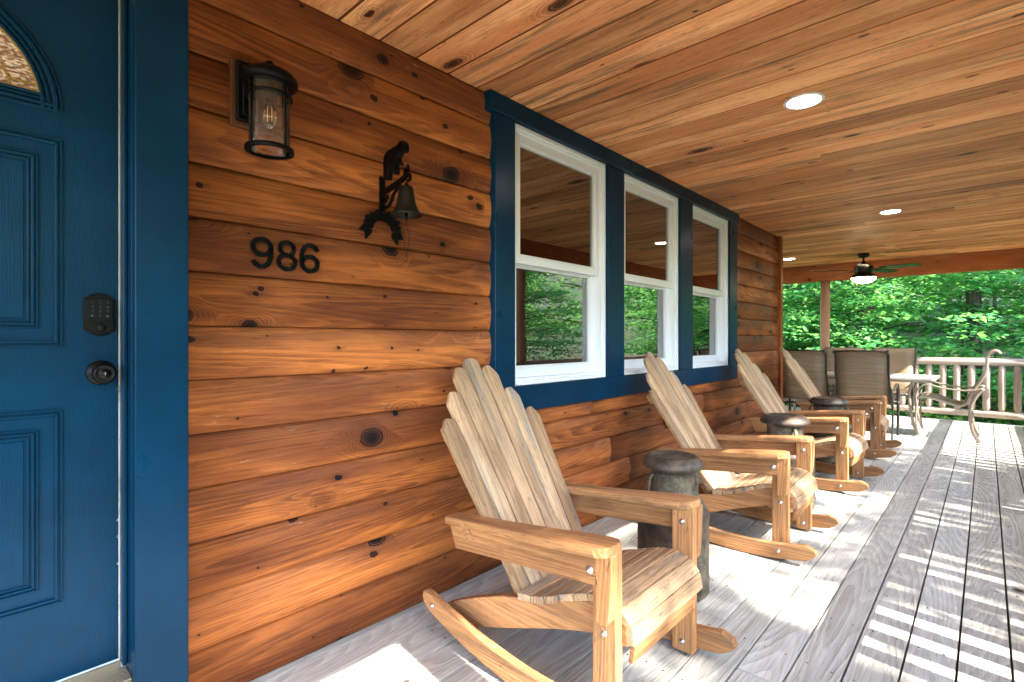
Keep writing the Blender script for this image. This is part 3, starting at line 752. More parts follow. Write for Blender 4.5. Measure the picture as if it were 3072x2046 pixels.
# ------------------------------------------------------------------ lantern, bell, numbers
LX, LY = 0.160, 0.690
lan = empty('wall_lantern', (0, LY, 1.80), 0, 'black cylindrical wall lantern with seeded glass beside the door', 'lantern')
mb = MB(); mb.box((0.0, -0.071, 0.104), (0.026, 0.064, 0.330), g='zyx'); mb.build('mounting_block', M['block'], lan, bevel=0.003)
mb = MB(); mb.box((0.0305, -0.060, 0.118), (0.050, 0.058, 0.318)); mb.box((0.050, -0.045, 0.133), (0.058, 0.043, 0.303))
mb.tube([(0.055, 0, 0.27), (0.09, 0, 0.275), (0.12, 0, 0.262)], 0.012, 10); mb.build('backplate', M['black'], lan, bevel=0.004)
TL = Matrix.Translation((LX, 0, 0))
mb = MB(); mb.lathe([(0.066, 0.212), (0.084, 0.214), (0.086, 0.226), (0.080, 0.240), (0.060, 0.253), (0.035, 0.262), (0.013, 0.264), (0.013, 0.285), (0.009, 0.289), (0, 0.289)], 40, TL)
mb.build('cap', M['black'], lan)
mb = MB()
def ring(mb_, r_, z, hh, ww): mb_.lathe([(r_ - ww, z), (r_, z), (r_, z + hh), (r_ - ww, z + hh), (r_ - ww, z)], 40, TL, caps=False)
ring(mb, 0.074, -0.006, 0.013, 0.012); ring(mb, 0.069, 0.170, 0.007, 0.004); ring(mb, 0.069, 0.205, 0.012, 0.006)
for a in (20, 110, 200, 290):
    q = R(a); mb.tube([(LX + 0.0685 * math.cos(q), 0.0685 * math.sin(q), z) for z in (0.0, 0.21)], 0.0038, 6)
q = R(20); cx_, cy_ = LX + 0.073 * math.cos(q), 0.073 * math.sin(q)
mb.tube([(cx_ + 0.012 * math.sin(t) * math.cos(q), cy_ + 0.012 * math.sin(t) * math.sin(q), 0.158 + 0.018 * math.cos(t)) for t in [i * PI / 8 for i in range(9)]], 0.0032, 6)
mb.build('cage', M['black'], lan)
mb = MB(); mb.lathe([(0.0615, 0.002), (0.0615, 0.206)], 40, TL, caps=False)
mb.build('glass_cylinder', M['seeded'], lan)
mb = MB(); mb.lathe([(0.020, 0.212), (0.020, 0.165), (0.017, 0.160), (0, 0.160)], 20, TL); mb.build('socket', M['black'], lan)
mb = MB(); mb.lathe([(0.012, 0.160), (0.014, 0.150), (0.024, 0.125), (0.026, 0.105), (0.020, 0.085), (0.010, 0.074), (0, 0.072)], 24, TL); bu = mb.build('bulb', glass_mat('bulb_glass', 0.05, (0.95, 0.93, 0.9)), lan)
mb = MB()
for a in (0.6, 3.7): mb.tube([(LX + 0.008 * math.cos(a), 0.008 * math.sin(a), z) for z in (0.145, 0.095)], 0.0011, 5)
mb.build('filament', M['filament'], bu)

BY = 1.20
bell = empty('dinner_bell', (0.02, BY, 1.60), 0, 'black cast iron dinner bell bracket with a standing bear and scroll banner', 'bell')
mb = MB(); mb.box((0.0, -0.011, 0.115), (0.012, 0.011, 0.262))
# arm with scroll, plate perpendicular to the wall
mb.ribbon([(0.005, 0.195), (0.05, 0.20), (0.10, 0.21), (0.15, 0.222), (0.185, 0.235)], [0.02, 0.022, 0.02, 0.018, 0.014], -0.006, 0.006, 'xz')
mb.ribbon([(0.01, 0.14), (0.03, 0.128), (0.055, 0.132), (0.075, 0.15), (0.09, 0.175), (0.115, 0.195), (0.14, 0.20), (0.155, 0.192), (0.157, 0.18)], 0.009, -0.005, 0.005, 'xz')
mb.ribbon([(0.028 + 0.018 * math.cos(a) * (1 - i * 0.035), 0.165 + 0.02 * math.sin(a) * (1 - i * 0.035)) for i, a in enumerate([j * 0.45 for j in range(16)])], 0.006, -0.0048, 0.0048, 'xz')
mb.ribbon([(0.188, 0.238), (0.200, 0.228), (0.200, 0.214), (0.19, 0.206)], 0.008, -0.005, 0.005, 'xz')
mb.ribbon([(0.165, 0.232), (0.170, 0.262), (0.178, 0.248), (0.186, 0.268), (0.19, 0.245)], 0.010, -0.005, 0.005, 'xz')
mb.build('bracket', M['black'], bell, bevel=0.0015)
# bear on the bracket: one skinned body
bp_ = [(548, 500), (556, 420), (553, 330), (563, 255), (595, 205), (655, 172), (705, 148), (735, 120), (746, 94), (762, 100), (778, 90), (794, 112), (803, 150), (804, 190), (784, 214), (756, 208), (736, 238), (722, 265), (723, 296), (746, 322), (738, 342), (706, 338), (692, 350), (700, 400), (694, 440), (672, 440), (664, 385), (652, 352), (632, 360), (616, 405), (608, 470), (604, 500)]
def bxy(p, X=None):
    X = (p[0] - 502) * 0.000594; return (X, 1.186 + (619 - p[1] / 3.486) * (0.001388 - 0.00044 * X) - 1.60 + 0.004)
mb = MB(); mb.prism([bxy(p) for p in bp_][::-1], -0.013, 0.013, 'xz'); mb.build('bear', M['black'], bell, bevel=0.0075, segs=3)
TB = Matrix.Translation((0.175, 0, 0.0))
mb = MB(); mb.lathe([(0.0, 0.200), (0.008, 0.200), (0.010, 0.192), (0.024, 0.188), (0.030, 0.176), (0.034, 0.140), (0.040, 0.112), (0.050, 0.092), (0.059, 0.080), (0.060, 0.074), (0.056, 0.075), (0.044, 0.093), (0.034, 0.115), (0.0, 0.16)], 36, TB)
mb.build('bell_cup', M['bell'], bell)
mb = MB(); mb.tube([(0.175, 0, 0.15), (0.175, 0, 0.075)], 0.003, 6); mb.lathe([(0, 0.086), (0.008, 0.080), (0.008, 0.068), (0.004, 0.056), (0, 0.056)], 12, TB)
mb.tube([(0.175, 0, 0.222), (0.175, 0.004, 0.205), (0.175, 0, 0.19)], 0.003, 6)
mb.build('clapper', M['black'], bell)
mb = MB()
mb.tube([(0.175, 0.001 + 0.011 * math.sin(t * 0.5) * (1 + 0.15 * math.sin(3 * t)), 0.058 - 0.15 * (t / 6.28)) for t in [i * 0.42 for i in range(16)]], 0.0009, 5)
mb.tube([(0.175, -0.001 - 0.009 * math.sin(t * 0.5) * (1 + 0.2 * math.sin(4 * t)), 0.058 - 0.15 * (t / 6.28)) for t in [i * 0.42 for i in range(16)]], 0.0009, 5)
mb.build('pull_wire', M['black'], bell)
# banner (ribbon arc with swallow tails) on the wall under the bracket
mb = MB(); ap = []
for i in range(25):
    a = R(178 - 176 * i / 24); ap.append((0.002 + 0.070 * math.cos(a), 0.042 + 0.058 * math.sin(a)))
for i in range(24):
    a0, a1 = ap[i], ap[i + 1]
    def outp(p, k): return (0.002 + (p[0] - 0.002) * k, 0.042 + (p[1] - 0.042) * k)
    mb.prism([outp(a0, 0.66), outp(a1, 0.66), outp(a1, 1.26), outp(a0, 1.26)], 0.0, 0.010, 'yz')
mb.prism([(-0.048, 0.036), (-0.088, 0.050), (-0.106, 0.030), (-0.080, 0.026), (-0.076, -0.006), (-0.050, 0.022)], 0.0, 0.008, 'yz')
mb.prism([(0.052, 0.036), (0.048, 0.020), (0.076, -0.012), (0.080, 0.012), (0.106, 0.014), (0.090, 0.050)], 0.0, 0.008, 'yz')
for i in range(9):
    a = R(165 - 150 * i / 8); r1 = 0.083 + 0.006 * (i % 2)
    mb.lathe([(0.009, 0), (0.008, 0.006), (0.0, 0.008)], 10, Matrix.Translation((0.008, 0.002 + r1 * math.cos(a), 0.042 + r1 * 0.85 * math.sin(a))) @ Matrix.Rotation(PI / 2, 4, 'Y'))
for i, ch in enumerate('WELCOME'):
    a = R(156 - 132 * i / 6); v, f = text_mesh(ch, 0.024, 0.001)
    mb.add(v, f, Matrix.Translation((0.0108, 0.002 + 0.066 * math.cos(a), 0.042 + 0.055 * math.sin(a))) @ Matrix.Rotation(a - PI / 2, 4, 'X') @ FX)
mb.build('banner', M['black'], bell, bevel=0.001)

def el(cx_, cz_, rx, rz, a0, a1, n=22): return [(cx_ + rx * math.cos(R(a0 + (a1 - a0) * i / n)), cz_ + rz * math.sin(R(a0 + (a1 - a0) * i / n))) for i in range(n + 1)]
W_, H_ = 0.030, 0.046
dig = {'9': [el(0, 0.021, W_, 0.027, 0, 360), el(0, 0.0, W_, H_, 0, -90)[:] and [(W_, 0.021)] + el(-0.002, -0.008, W_ + 0.002, 0.040, 0, -150)],
       '8': [el(0, 0.0235, 0.025, 0.0235, 0, 360), el(0, -0.024, 0.030, 0.0255, 0, 360)],
       '6': [el(0, -0.021, W_, 0.027, 0, 360), [(-W_, -0.021)] + el(0.002, 0.008, W_ + 0.002, 0.040, 180, 30)]}
for ch, yc, zc in (('9', 0.718, 1.487), ('8', 0.805, 1.488), ('6', 0.890, 1.488)):
    mb = MB()
    for st in dig[ch]:
        mb.ribbon(st, [0.0165 + 0.002 * math.sin(i * 1.7) for i in range(len(st))], 0.0, 0.009, 'yz')
    tag(mb.build('house_number', M['black'], bevel=0.003, loc=(0.021, yc, zc)),
        {'9': 'black iron digit 9, first of the house number', '8': 'black iron digit 8 in the middle of the house number', '6': 'black iron digit 6 ending the house number'}[ch], 'number', 'house number digits')

# ------------------------------------------------------------------ recessed lights and fan
for (x, y), lb in (((1.166, 3.017), 'large round recessed ceiling light nearest the camera'), ((1.182, 6.194), 'round recessed ceiling light halfway along the porch'), ((-0.376, 8.76), 'small recessed ceiling light past the house corner')):
    t = empty('recessed_light', (x, y, 2.44), 0, lb, 'light', 'recessed porch ceiling lights')
    mb = MB(); mb.lathe([(0.078, -0.006), (0.080, -0.008), (0.094, -0.006), (0.096, 0.0), (0.078, 0.0), (0.078, -0.006)], 48, caps=False); mb.build('trim_ring', M['white'], t)
    mb = MB(); mb.lathe([(0, -0.0045), (0.079, -0.0045), (0.079, 0.0), (0, 0.0)], 48); mb.build('lens', M['lens'], t)

fan = empty('ceiling_fan', (0.552, 8.98, 2.44), 0, 'dark bronze ceiling fan with a lit bowl light at the far end', 'fan')
mb = MB(); mb.lathe([(0.0, 0), (0.072, 0), (0.072, -0.035), (0.055, -0.055), (0.02, -0.062), (0.0, -0.062)], 32); mb.build('canopy', M['fan'], fan)
mb = MB(); mb.lathe([(0.012, -0.06), (0.012, -0.10), (0.03, -0.12), (0.045, -0.15), (0.06, -0.165), (0, -0.165)], 24); mb.build('downrod', M['fan'], fan)
mb = MB(); mb.lathe([(0.0, -0.160), (0.075, -0.165), (0.115, -0.185), (0.12, -0.215), (0.105, -0.245), (0.11, -0.27), (0.10, -0.285), (0, -0.285)], 36); mb.build('motor', M['fan'], fan)
mb = MB(); mb.lathe([(0.10, -0.285), (0.14, -0.31), (0.158, -0.345), (0.154, -0.352), (0, -0.352)], 36); mb.build('light_collar', M['fan'], fan)
mb = MB(); mb.lathe([(0.153, -0.350), (0.146, -0.375), (0.12, -0.402), (0.08, -0.422), (0.03, -0.432), (0, -0.434)], 36); mb.build('light_bowl', M['bowl'], fan)
for a in (-0.5, 2.4):
    mb = MB(); mb.tube([(0.13 * math.cos(a), 0.13 * math.sin(a), -0.36), (0.13 * math.cos(a), 0.13 * math.sin(a), -0.56)], 0.0016, 5); mb.build('pull_chain', M['caming'], fan)
for a in (-10, 62, 134, 206, 278):
    X = Matrix.Rotation(R(a), 4, 'Z') @ Matrix.Translation((0, 0, -0.232)) @ Matrix.Rotation(R(-12), 4, 'X')
    mb = MB()
    oc = [(0.20, -0.045), (0.30, -0.06), (0.56, -0.068), (0.64, -0.060), (0.672, -0.035), (0.68, 0.0), (0.672, 0.035), (0.64, 0.060), (0.56, 0.068), (0.30, 0.06), (0.20, 0.045)]
    mb.prism(oc, 0, 0.007, 'xy', X)
    bl = mb.build('blade', M['fanwood'], fan)
    mb = MB(); mb.prism([(0.09, -0.02), (0.17, -0.012), (0.27, -0.035), (0.27, 0.035), (0.17, 0.012), (0.09, 0.02)], -0.006, -0.001, 'xy', X); mb.build('blade_arm', M['fan'], bl)

# ------------------------------------------------------------------ rocking chairs
def bolt(m_, x, y, z, sy, r=0.0105):
    X = Matrix.Translation((x, y, z)) @ Matrix.Rotation(-sy * PI / 2, 4, 'X')
    m_.lathe([(r, 0), (r, 0.0018), (r * 0.62, 0.002), (r * 0.60, 0.006), (r * 0.35, 0.0075), (0, 0.008)], 14, X)

OX = 0.65
def rocker_chair():
    t = empty('rocking_chair', (0, 0, 0), 0, 'x', 'rocking chair', 'wooden rocking chairs lined up along the house wall')
    S = lambda pts: [(p[0] - OX, p[1]) for p in pts]
    wd = M['chair']
    for sy in (-1, 1):
        Y = lambda a, b: (min(sy * a, sy * b), max(sy * a, sy * b))
        # front leg
        mb = MB(); a, b = Y(0.25, 0.288); mb.box((0.990 - OX, a, 0.012), (1.072 - OX, b, 0.562), g='zxy'); mb.build('leg', wd, t, bevel=0.004, segs=2)
        # rocker outside the leg
        def zb(x): return (x - 0.82) ** 2 / (2 * 1.62) + 0.001
        xs = [0.235 + (1.16 - 0.235) * i / 20 for i in range(21)]
        low = [(x, zb(x)) for x in xs]; top = [(x, zb(x) + 0.080 - 0.018 * max(0, (0.45 - x) / 0.25)) for x in xs]
        rear = [(0.205, zb(0.21) + 0.058), (0.196, zb(0.21) + 0.035), (0.208, zb(0.21) + 0.012)]
        front = [(1.195, zb(1.18) + 0.018), (1.212, zb(1.18) + 0.038), (1.200, zb(1.18) + 0.060)]
        pts = low + front + top[::-1] + rear
        mb = MB(); a, b = Y(0.289, 0.325); mb.prism(S(pts), a, b, 'xz', g='xzy'); rk = mb.build('rocker', wd, t, bevel=0.005, segs=2)
        # seat side rail inside the leg
        sr = [(0.225, 0.070), (0.255, 0.110), (0.33, 0.150), (0.443, 0.198), (0.56, 0.244), (0.69, 0.280), (0.80, 0.312), (0.90, 0.345), (0.975, 0.366), (1.04, 0.360), (1.085, 0.330), (1.09, 0.27), (1.05, 0.262), (0.95, 0.262), (0.80, 0.214), (0.60, 0.140), (0.443, 0.084), (0.33, 0.042), (0.26, 0.040)]
        mb = MB(); a, b = Y(0.214, 0.249); mb.prism(S(sr), a, b, 'xz', g='xzy'); mb.build('side_rail', wd, t, bevel=0.004, segs=2)
        # arm, slightly rising to the front, rounded nose
        al = math.atan2(0.075, 0.73)
        XA = Matrix.Translation((0.335 - OX, 0, 0.506)) @ Matrix.Rotation(-al, 4, 'Y')
        a1 = [(0.0, 0.262), (0.0, 0.318), (0.012, 0.332), (0.30, 0.338), (0.50, 0.346), (0.60, 0.352), (0.70, 0.350), (0.728, 0.338), (0.742, 0.315), (0.744, 0.285), (0.738, 0.255), (0.722, 0.236), (0.69, 0.226), (0.60, 0.228), (0.45, 0.245), (0.30, 0.254)]
        pts = [(p[0], sy * p[1]) for p in a1]
        if sy < 0: pts = pts[::-1]
        mb = MB(); mb.prism(pts, -0.030, 0.0, 'xy', XA, g='xyz'); mb.build('arm', M['slat'] if False else wd, t, bevel=0.005, segs=2)
        # support rail under the arm and corbel
        mb = MB(); a, b = Y(0.289, 0.325)
        mb.prism([(0.055, -0.115), (0.030, -0.031), (0.690, -0.031), (0.690, -0.118)], a, b, 'xz', XA, g='xzy'); mb.build('arm_support', wd, t, bevel=0.003)
        mb = MB(); cb = [(1.022, 0.555), (1.022, 0.36), (1.030, 0.350), (1.045, 0.346), (1.062, 0.352), (1.071, 0.366), (1.074, 0.40), (1.078, 0.47), (1.080, 0.558)]
        mb.prism(S(cb), a, b, 'xz', g='zxy'); mb.build('corbel', wd, t, bevel=0.004, segs=2)
        # bolts
        mb = MB(); oy = sy * 0.325; bolt(mb, 1.005 - OX, oy, 0.500, sy, 0.013); mb.build('bolt', M['bolt'], t)
        mb = MB(); bolt(mb, 1.032 - OX, sy * 0.288, 0.305, sy); mb.build('bolt', M['bolt'], t)
        mb = MB(); bolt(mb, 1.03 - OX, oy, 0.055, sy); mb.build('bolt', M['bolt'], t)
        mb = MB(); bolt(mb, 0.262 - OX, oy, 0.132, sy); mb.build('bolt', M['bolt'], t)
        # inner bolt heads seen on the inner faces
        mb = MB(); iy = sy * 0.25; bolt(mb, 1.03 - OX, iy, 0.500, -sy); mb.build('bolt', M['bolt'], t)
        mb = MB(); bolt(mb, 1.03 - OX, iy, 0.050, -sy); mb.build('bolt', M['bolt'], t)
    # seat slats over the side rails
    top = [(0.655, 0.293), (0.73, 0.304), (0.80, 0.328), (0.87, 0.356), (0.935, 0.380), (0.99, 0.391), (1.04, 0.386), (1.083, 0.362), (1.108, 0.322), (1.112, 0.275)]
    def at(s):
        acc = 0
        for a, b in zip(top[:-1], top[1:]):
            l = math.hypot(b[0] - a[0], b[1] - a[1])
            if acc + l >= s: q = (s - acc) / l; return (a[0] + (b[0] - a[0]) * q, a[1] + (b[1] - a[1]) * q)
            acc += l
        return top[-1]
    tot = sum(math.hypot(b[0] - a[0], b[1] - a[1]) for a, b in zip(top[:-1], top[1:]))
    ns = 9
    for i in range(ns):
        p = at(tot * i / ns + 0.002); q = at(tot * (i + 1) / ns - 0.002)
        nx, nz = -(q[1] - p[1]), (q[0] - p[0]); l = math.hypot(nx, nz); nx, nz = nx / l, nz / l
        th = 0.024
        hw = 0.262 if i < 3 else 0.249
        if i >= 7: hw = 0.247
        e = rng.uniform(-0.003, 0.003)
        mb = MB(); mb.prism(S([(p[0], p[1]), (q[0], q[1]), (q[0] - nx * th, q[1] - nz * th), (p[0] - nx * th, p[1] - nz * th)]), -hw + e, hw + e, 'xz', g='yxz')
        mb.build('seat_slat', M['slat'], t, bevel=0.003, segs=2)
    # front apron under the seat
    mb = MB(); mb.prism(S([(1.078, 0.262), (1.098, 0.270), (1.085, 0.200), (1.068, 0.198)]), -0.213, 0.213, 'xz', g='yzx'); mb.build('apron', wd, t, bevel=0.003)
    # fan back
    tilt = math.atan2(0.53, 0.848)
    XB = Matrix.Translation((0.650 - OX, 0, 0.262)) @ Matrix.Rotation(-tilt, 4, 'Y')   # local z runs up the back
    hs = [0.715, 0.825, 0.945, 0.985, 0.945, 0.825, 0.715]
    for i in range(7):
        c0 = (i - 3) * 0.0655; c1 = (i - 3) * 0.0935; h = hs[i] + rng.uniform(-0.004, 0.004)
        w0 = 0.0303
        z0 = 0.0
        e = 1 if i > 3 else (-1 if i < 3 else 0)
        kf = h / 0.985; w1 = w0 + (0.0436 - w0) * kf; ct = c0 + (c1 - c0) * kf
        er, elf = 0.030 * (e > 0), 0.030 * (e < 0)
        sl_ = [(c0 - w0, z0), (c0 + w0, z0), (ct + w1, h - 0.024 - er), (ct + w1 - 0.004, h - 0.014 - er), (ct + w1 - 0.016, h - 0.004 - er * 0.6), (ct + w1 * 0.25, h), (ct - w1 * 0.25, h), (ct - w1 + 0.016, h - 0.004 - elf * 0.6), (ct - w1 + 0.004, h - 0.014 - elf), (ct - w1, h - 0.024 - elf)]
        mb = MB(); dx = rng.uniform(-0.0015, 0.0015)
        mb.prism(sl_, dx - 0.022, dx, 'yz', XB, g='zyx'); mb.build('back_slat', M['slat'], t, bevel=0.0035, segs=2)
    for zz, hw, th in ((0.285, 0.335, 0.035), (0.66, 0.27, 0.03), (0.04, 0.21, 0.03)):
        mb = MB(); mb.box((-0.024 - th, -hw, zz - 0.03), (-0.0235, hw, zz + 0.03), XB, g='yzx'); mb.build('back_brace', wd, t, bevel=0.003)
    return t

proto = rocker_chair()
CHX = [(0.65, 1.60, 0.0, 'nearest wooden rocking chair, in front of the first window'), (0.665, 3.29, R(1.5), 'second wooden rocking chair, between two milk cans'),
       (0.675, 4.96, R(-2.2), 'third wooden rocking chair from the door'), (0.665, 6.47, R(2.0), 'farthest wooden rocking chair, next to the dining chairs')]
for i, (x, y, a, lb) in enumerate(CHX):
    o = proto if i == 0 else copy_tree(proto)
    o.location = (x, y, 0.003); o.rotation_euler.z = a; o['label'] = lb

# ------------------------------------------------------------------ milk cans
def milk_can(s=1.0):
    t = empty('milk_can', (0, 0, 0), 0, 'x', 'milk can', 'rusty milk cans between the rocking chairs')
    t.scale = (s, s, s)
    mb = MB(); mb.lathe([(0, 0.0), (0.163, 0.0), (0.168, 0.008), (0.168, 0.055), (0.171, 0.06), (0.171, 0.07), (0.167, 0.075), (0.167, 0.355), (0.171, 0.36), (0.170, 0.375), (0.163, 0.39), (0.148, 0.42), (0.122, 0.455), (0.108, 0.475), (0.104, 0.50), (0.104, 0.565), (0.112, 0.578), (0.126, 0.586), (0.0, 0.59)], 48)
    mb.build('can_body', M['can'], t)
    mb = MB(); mb.lathe([(0.105, 0.578), (0.128, 0.583), (0.141, 0.592), (0.143, 0.602), (0.134, 0.622), (0.118, 0.640), (0.105, 0.646), (0.101, 0.644), (0.095, 0.638), (0.05, 0.636), (0, 0.636)], 48)
    mb.build('lid', M['can'], t)
    for a in (0.9, 0.9 + PI):
        mb = MB(); mb.tube([(math.cos(a) * r_, math.sin(a) * r_, z) for r_, z in ((0.104, 0.555), (0.122, 0.56), (0.136, 0.535), (0.142, 0.49), (0.143, 0.44), (0.140, 0.415))], 0.007, 8, flat=(1, 1.6)); mb.build('handle', M['can'], t)
    return t
mc = milk_can()
for i, (x, y, s, a, lb) in enumerate(((0.765, 2.33, 0.98, 0.2, 'rusty milk can with a dark lid behind the nearest rocking chair'), (0.80, 4.06, 1.13, 1.4, 'milk can with a sunlit lid between the second and third rocking chairs'), (0.78, 5.58, 1.15, 2.4, 'milk can between the two farthest rocking chairs'))):
    o = mc if i == 0 else copy_tree(mc)
    o.location = (x, y, 0.003); o.rotation_euler.z = a; o.scale = (s, s, min(s, 0.99)); o['label'] = lb

# ------------------------------------------------------------------ sling chairs and table
def smooth_path(p, n=4):
    out = []
    for i in range(len(p) - 1):
        p0 = Vector(p[max(i - 1, 0)]); p1 = Vector(p[i]); p2 = Vector(p[i + 1]); p3 = Vector(p[min(i + 2, len(p) - 1)])
        for j in range(n):
            u = j / n; out.append(0.5 * ((2 * p1) + (-p0 + p2) * u + (2 * p0 - 5 * p1 + 4 * p2 - p3) * u * u + (-p0 + 3 * p1 - 3 * p2 + p3) * u ** 3))
    out.append(Vector(p[-1])); return out
def sling_chair(metal):
    t = empty('sling_chair', (0, 0, 0), 0, 'x', 'patio chair', 'brown sling patio chairs around the dining table')
    L = lambda pts: [(1.52 - a, b) for a, b in pts]
    main = L([(1.984, 1.022), (1.965, 1.048), (1.935, 1.052), (1.898, 1.025), (1.876, 0.976), (1.874, 0.904), (1.862, 0.808), (1.818, 0.701), (1.767, 0.61), (1.734, 0.526), (1.703, 0.45), (1.661, 0.412), (1.605, 0.409), (1.523, 0.435), (1.426, 0.469), (1.308, 0.494), (1.262, 0.478), (1.25, 0.45)])
    arm = L([(1.84, 0.622), (1.75, 0.598), (1.648, 0.590), (1.491, 0.608), (1.37, 0.640), (1.31, 0.634), (1.265, 0.590), (1.245, 0.53), (1.238, 0.454), (1.246, 0.404)])
    rear = L([(1.845, 0.622), (1.788, 0.538), (1.746, 0.438), (1.732, 0.331), (1.738, 0.21), (1.762, 0.099), (1.806, 0.004)])
    front = L([(1.246, 0.420), (1.238, 0.28), (1.24, 0.17), (1.252, 0.08), (1.275, 0.004)])
    for sy in (-1, 1):
        yy = sy * 0.265
        mb = MB(); mb.tube([(p.x, yy, p.y) for p in smooth_path([(a, b) for a, b in main])] if False else [(q[0], yy, q[2]) for q in smooth_path([(a, 0, b) for a, b in main])], 0.013, 8, flat=(1.25, 0.8)); mb.build('side_frame', metal, t)
        mb = MB(); mb.tube([(q[0], yy + sy * 0.022, q[2]) for q in smooth_path([(a, 0, b) for a, b in arm])], 0.012, 8, flat=(0.8, 1.5)); mb.build('arm', metal, t)
        mb = MB(); mb.tube([(q[0], yy + sy * 0.022, q[2]) for q in smooth_path([(a, 0, b) for a, b in rear])], 0.014, 8, flat=(1.3, 0.8)); mb.build('leg', metal, t)
        mb = MB(); mb.tube([(q[0], yy + sy * 0.022, q[2]) for q in smooth_path([(a, 0, b) for a, b in front])], 0.013, 8, flat=(1.2, 0.8)); mb.build('leg', metal, t)
    mb = MB(); mb.tube([(1.52 - 1.965, -0.265, 1.046), (1.52 - 1.975, 0, 1.052), (1.52 - 1.965, 0.265, 1.046)], 0.010, 8); mb.build('top_bar', metal, t)
    mb = MB(); mb.tube([(1.52 - 1.73, -0.28, 0.37), (1.52 - 1.73, 0.28, 0.37)], 0.010, 8); mb.tube([(1.52 - 1.30, -0.28, 0.42), (1.52 - 1.30, 0.28, 0.42)], 0.010, 8); mb.build('cross_bar', metal, t)
    sm = [q for q in smooth_path([(a, 0, b) for a, b in main[2:-2]], 3)]
    mb = MB(); v = []; f = []; nn = len(sm); ys = [-0.258, -0.13, 0, 0.13, 0.258]
    for q in sm:
        for y in ys: v.append((q[0] - 0.006 * (1 - (y / 0.258) ** 2), y, q[2] - 0.004 * (1 - (y / 0.258) ** 2)))
    m5 = len(ys)
    for i in range(nn - 1):
        for j in range(m5 - 1): f.append((i * m5 + j, i * m5 + j + 1, (i + 1) * m5 + j + 1, (i + 1) * m5 + j))
    mb.add(v, f, smooth=True); s_ = mb.build('sling', M['sling'], t); so_ = s_.modifiers.new('solid', 'SOLIDIFY'); so_.thickness = 0.004
    return t
sa = sling_chair(M['dark_metal'])
for i, (x, y, a, lb) in enumerate(((0.78, 7.62, 90, 'brown sling chair with its back to us at the near right of the table'), (0.15, 7.60, 91, 'brown sling chair with its back to us behind the farthest rocking chair'),
                                   (0.22, 9.17, -90, 'far side sling chair beside the log post'), (0.84, 9.17, -91, 'far side sling chair in front of the end railing'), (-1.05, 8.42, 0, 'sling chair at the left end of the table'))):
    o = sa if i == 0 else copy_tree(sa); o.location = (x, y, 0.003); o.rotation_euler.z = R(a); o['label'] = lb
sb = sling_chair(M['frame_metal']); sb.location = (1.52, 8.24, 0.003); sb.rotation_euler.z = PI; sb['label'] = 'empty sling chair in side view at the right end of the table'

tb = empty('dining_table', (0.45, 8.42, 0), 0, 'long patio dining table with a pale top and curved metal legs', 'table')
mb = MB(); mb.prism([(-0.97, -0.40), (-0.94, -0.43), (0.94, -0.43), (0.97, -0.40), (0.97, 0.40), (0.94, 0.43), (-0.94, 0.43), (-0.97, 0.40)], 0.685, 0.715, 'xy')
mb.build('table_top', paint('table_top_stone', (0.42, 0.38, 0.34), 0.25, 0, 0.15), tb, bevel=0.006, segs=2)
mb = MB(); mb.box((-0.93, -0.39, 0.655), (0.93, 0.39, 0.684)); mb.build('table_apron', M['frame_metal'], tb, bevel=0.004)
for sx in (-1, 1):
    for sy in (-1, 1):
        mb = MB(); mb.tube([(sx * q[0], sy * (0.33 + q[1]), q[2]) for q in smooth_path([(0.74, 0, 0.66), (0.71, 0, 0.53), (0.72, 0, 0.35), (0.75, 0, 0.15), (0.79, 0, 0.004)])], 0.021, 10, flat=(1.2, 0.8)); mb.build('leg', M['frame_metal'], tb)
for sx in (-1, 1):
    mb = MB(); mb.tube([(sx * 0.72, -0.33, 0.22), (sx * 0.64, 0, 0.26), (sx * 0.72, 0.33, 0.22)], 0.010, 8); mb.build('brace', M['frame_metal'], tb)

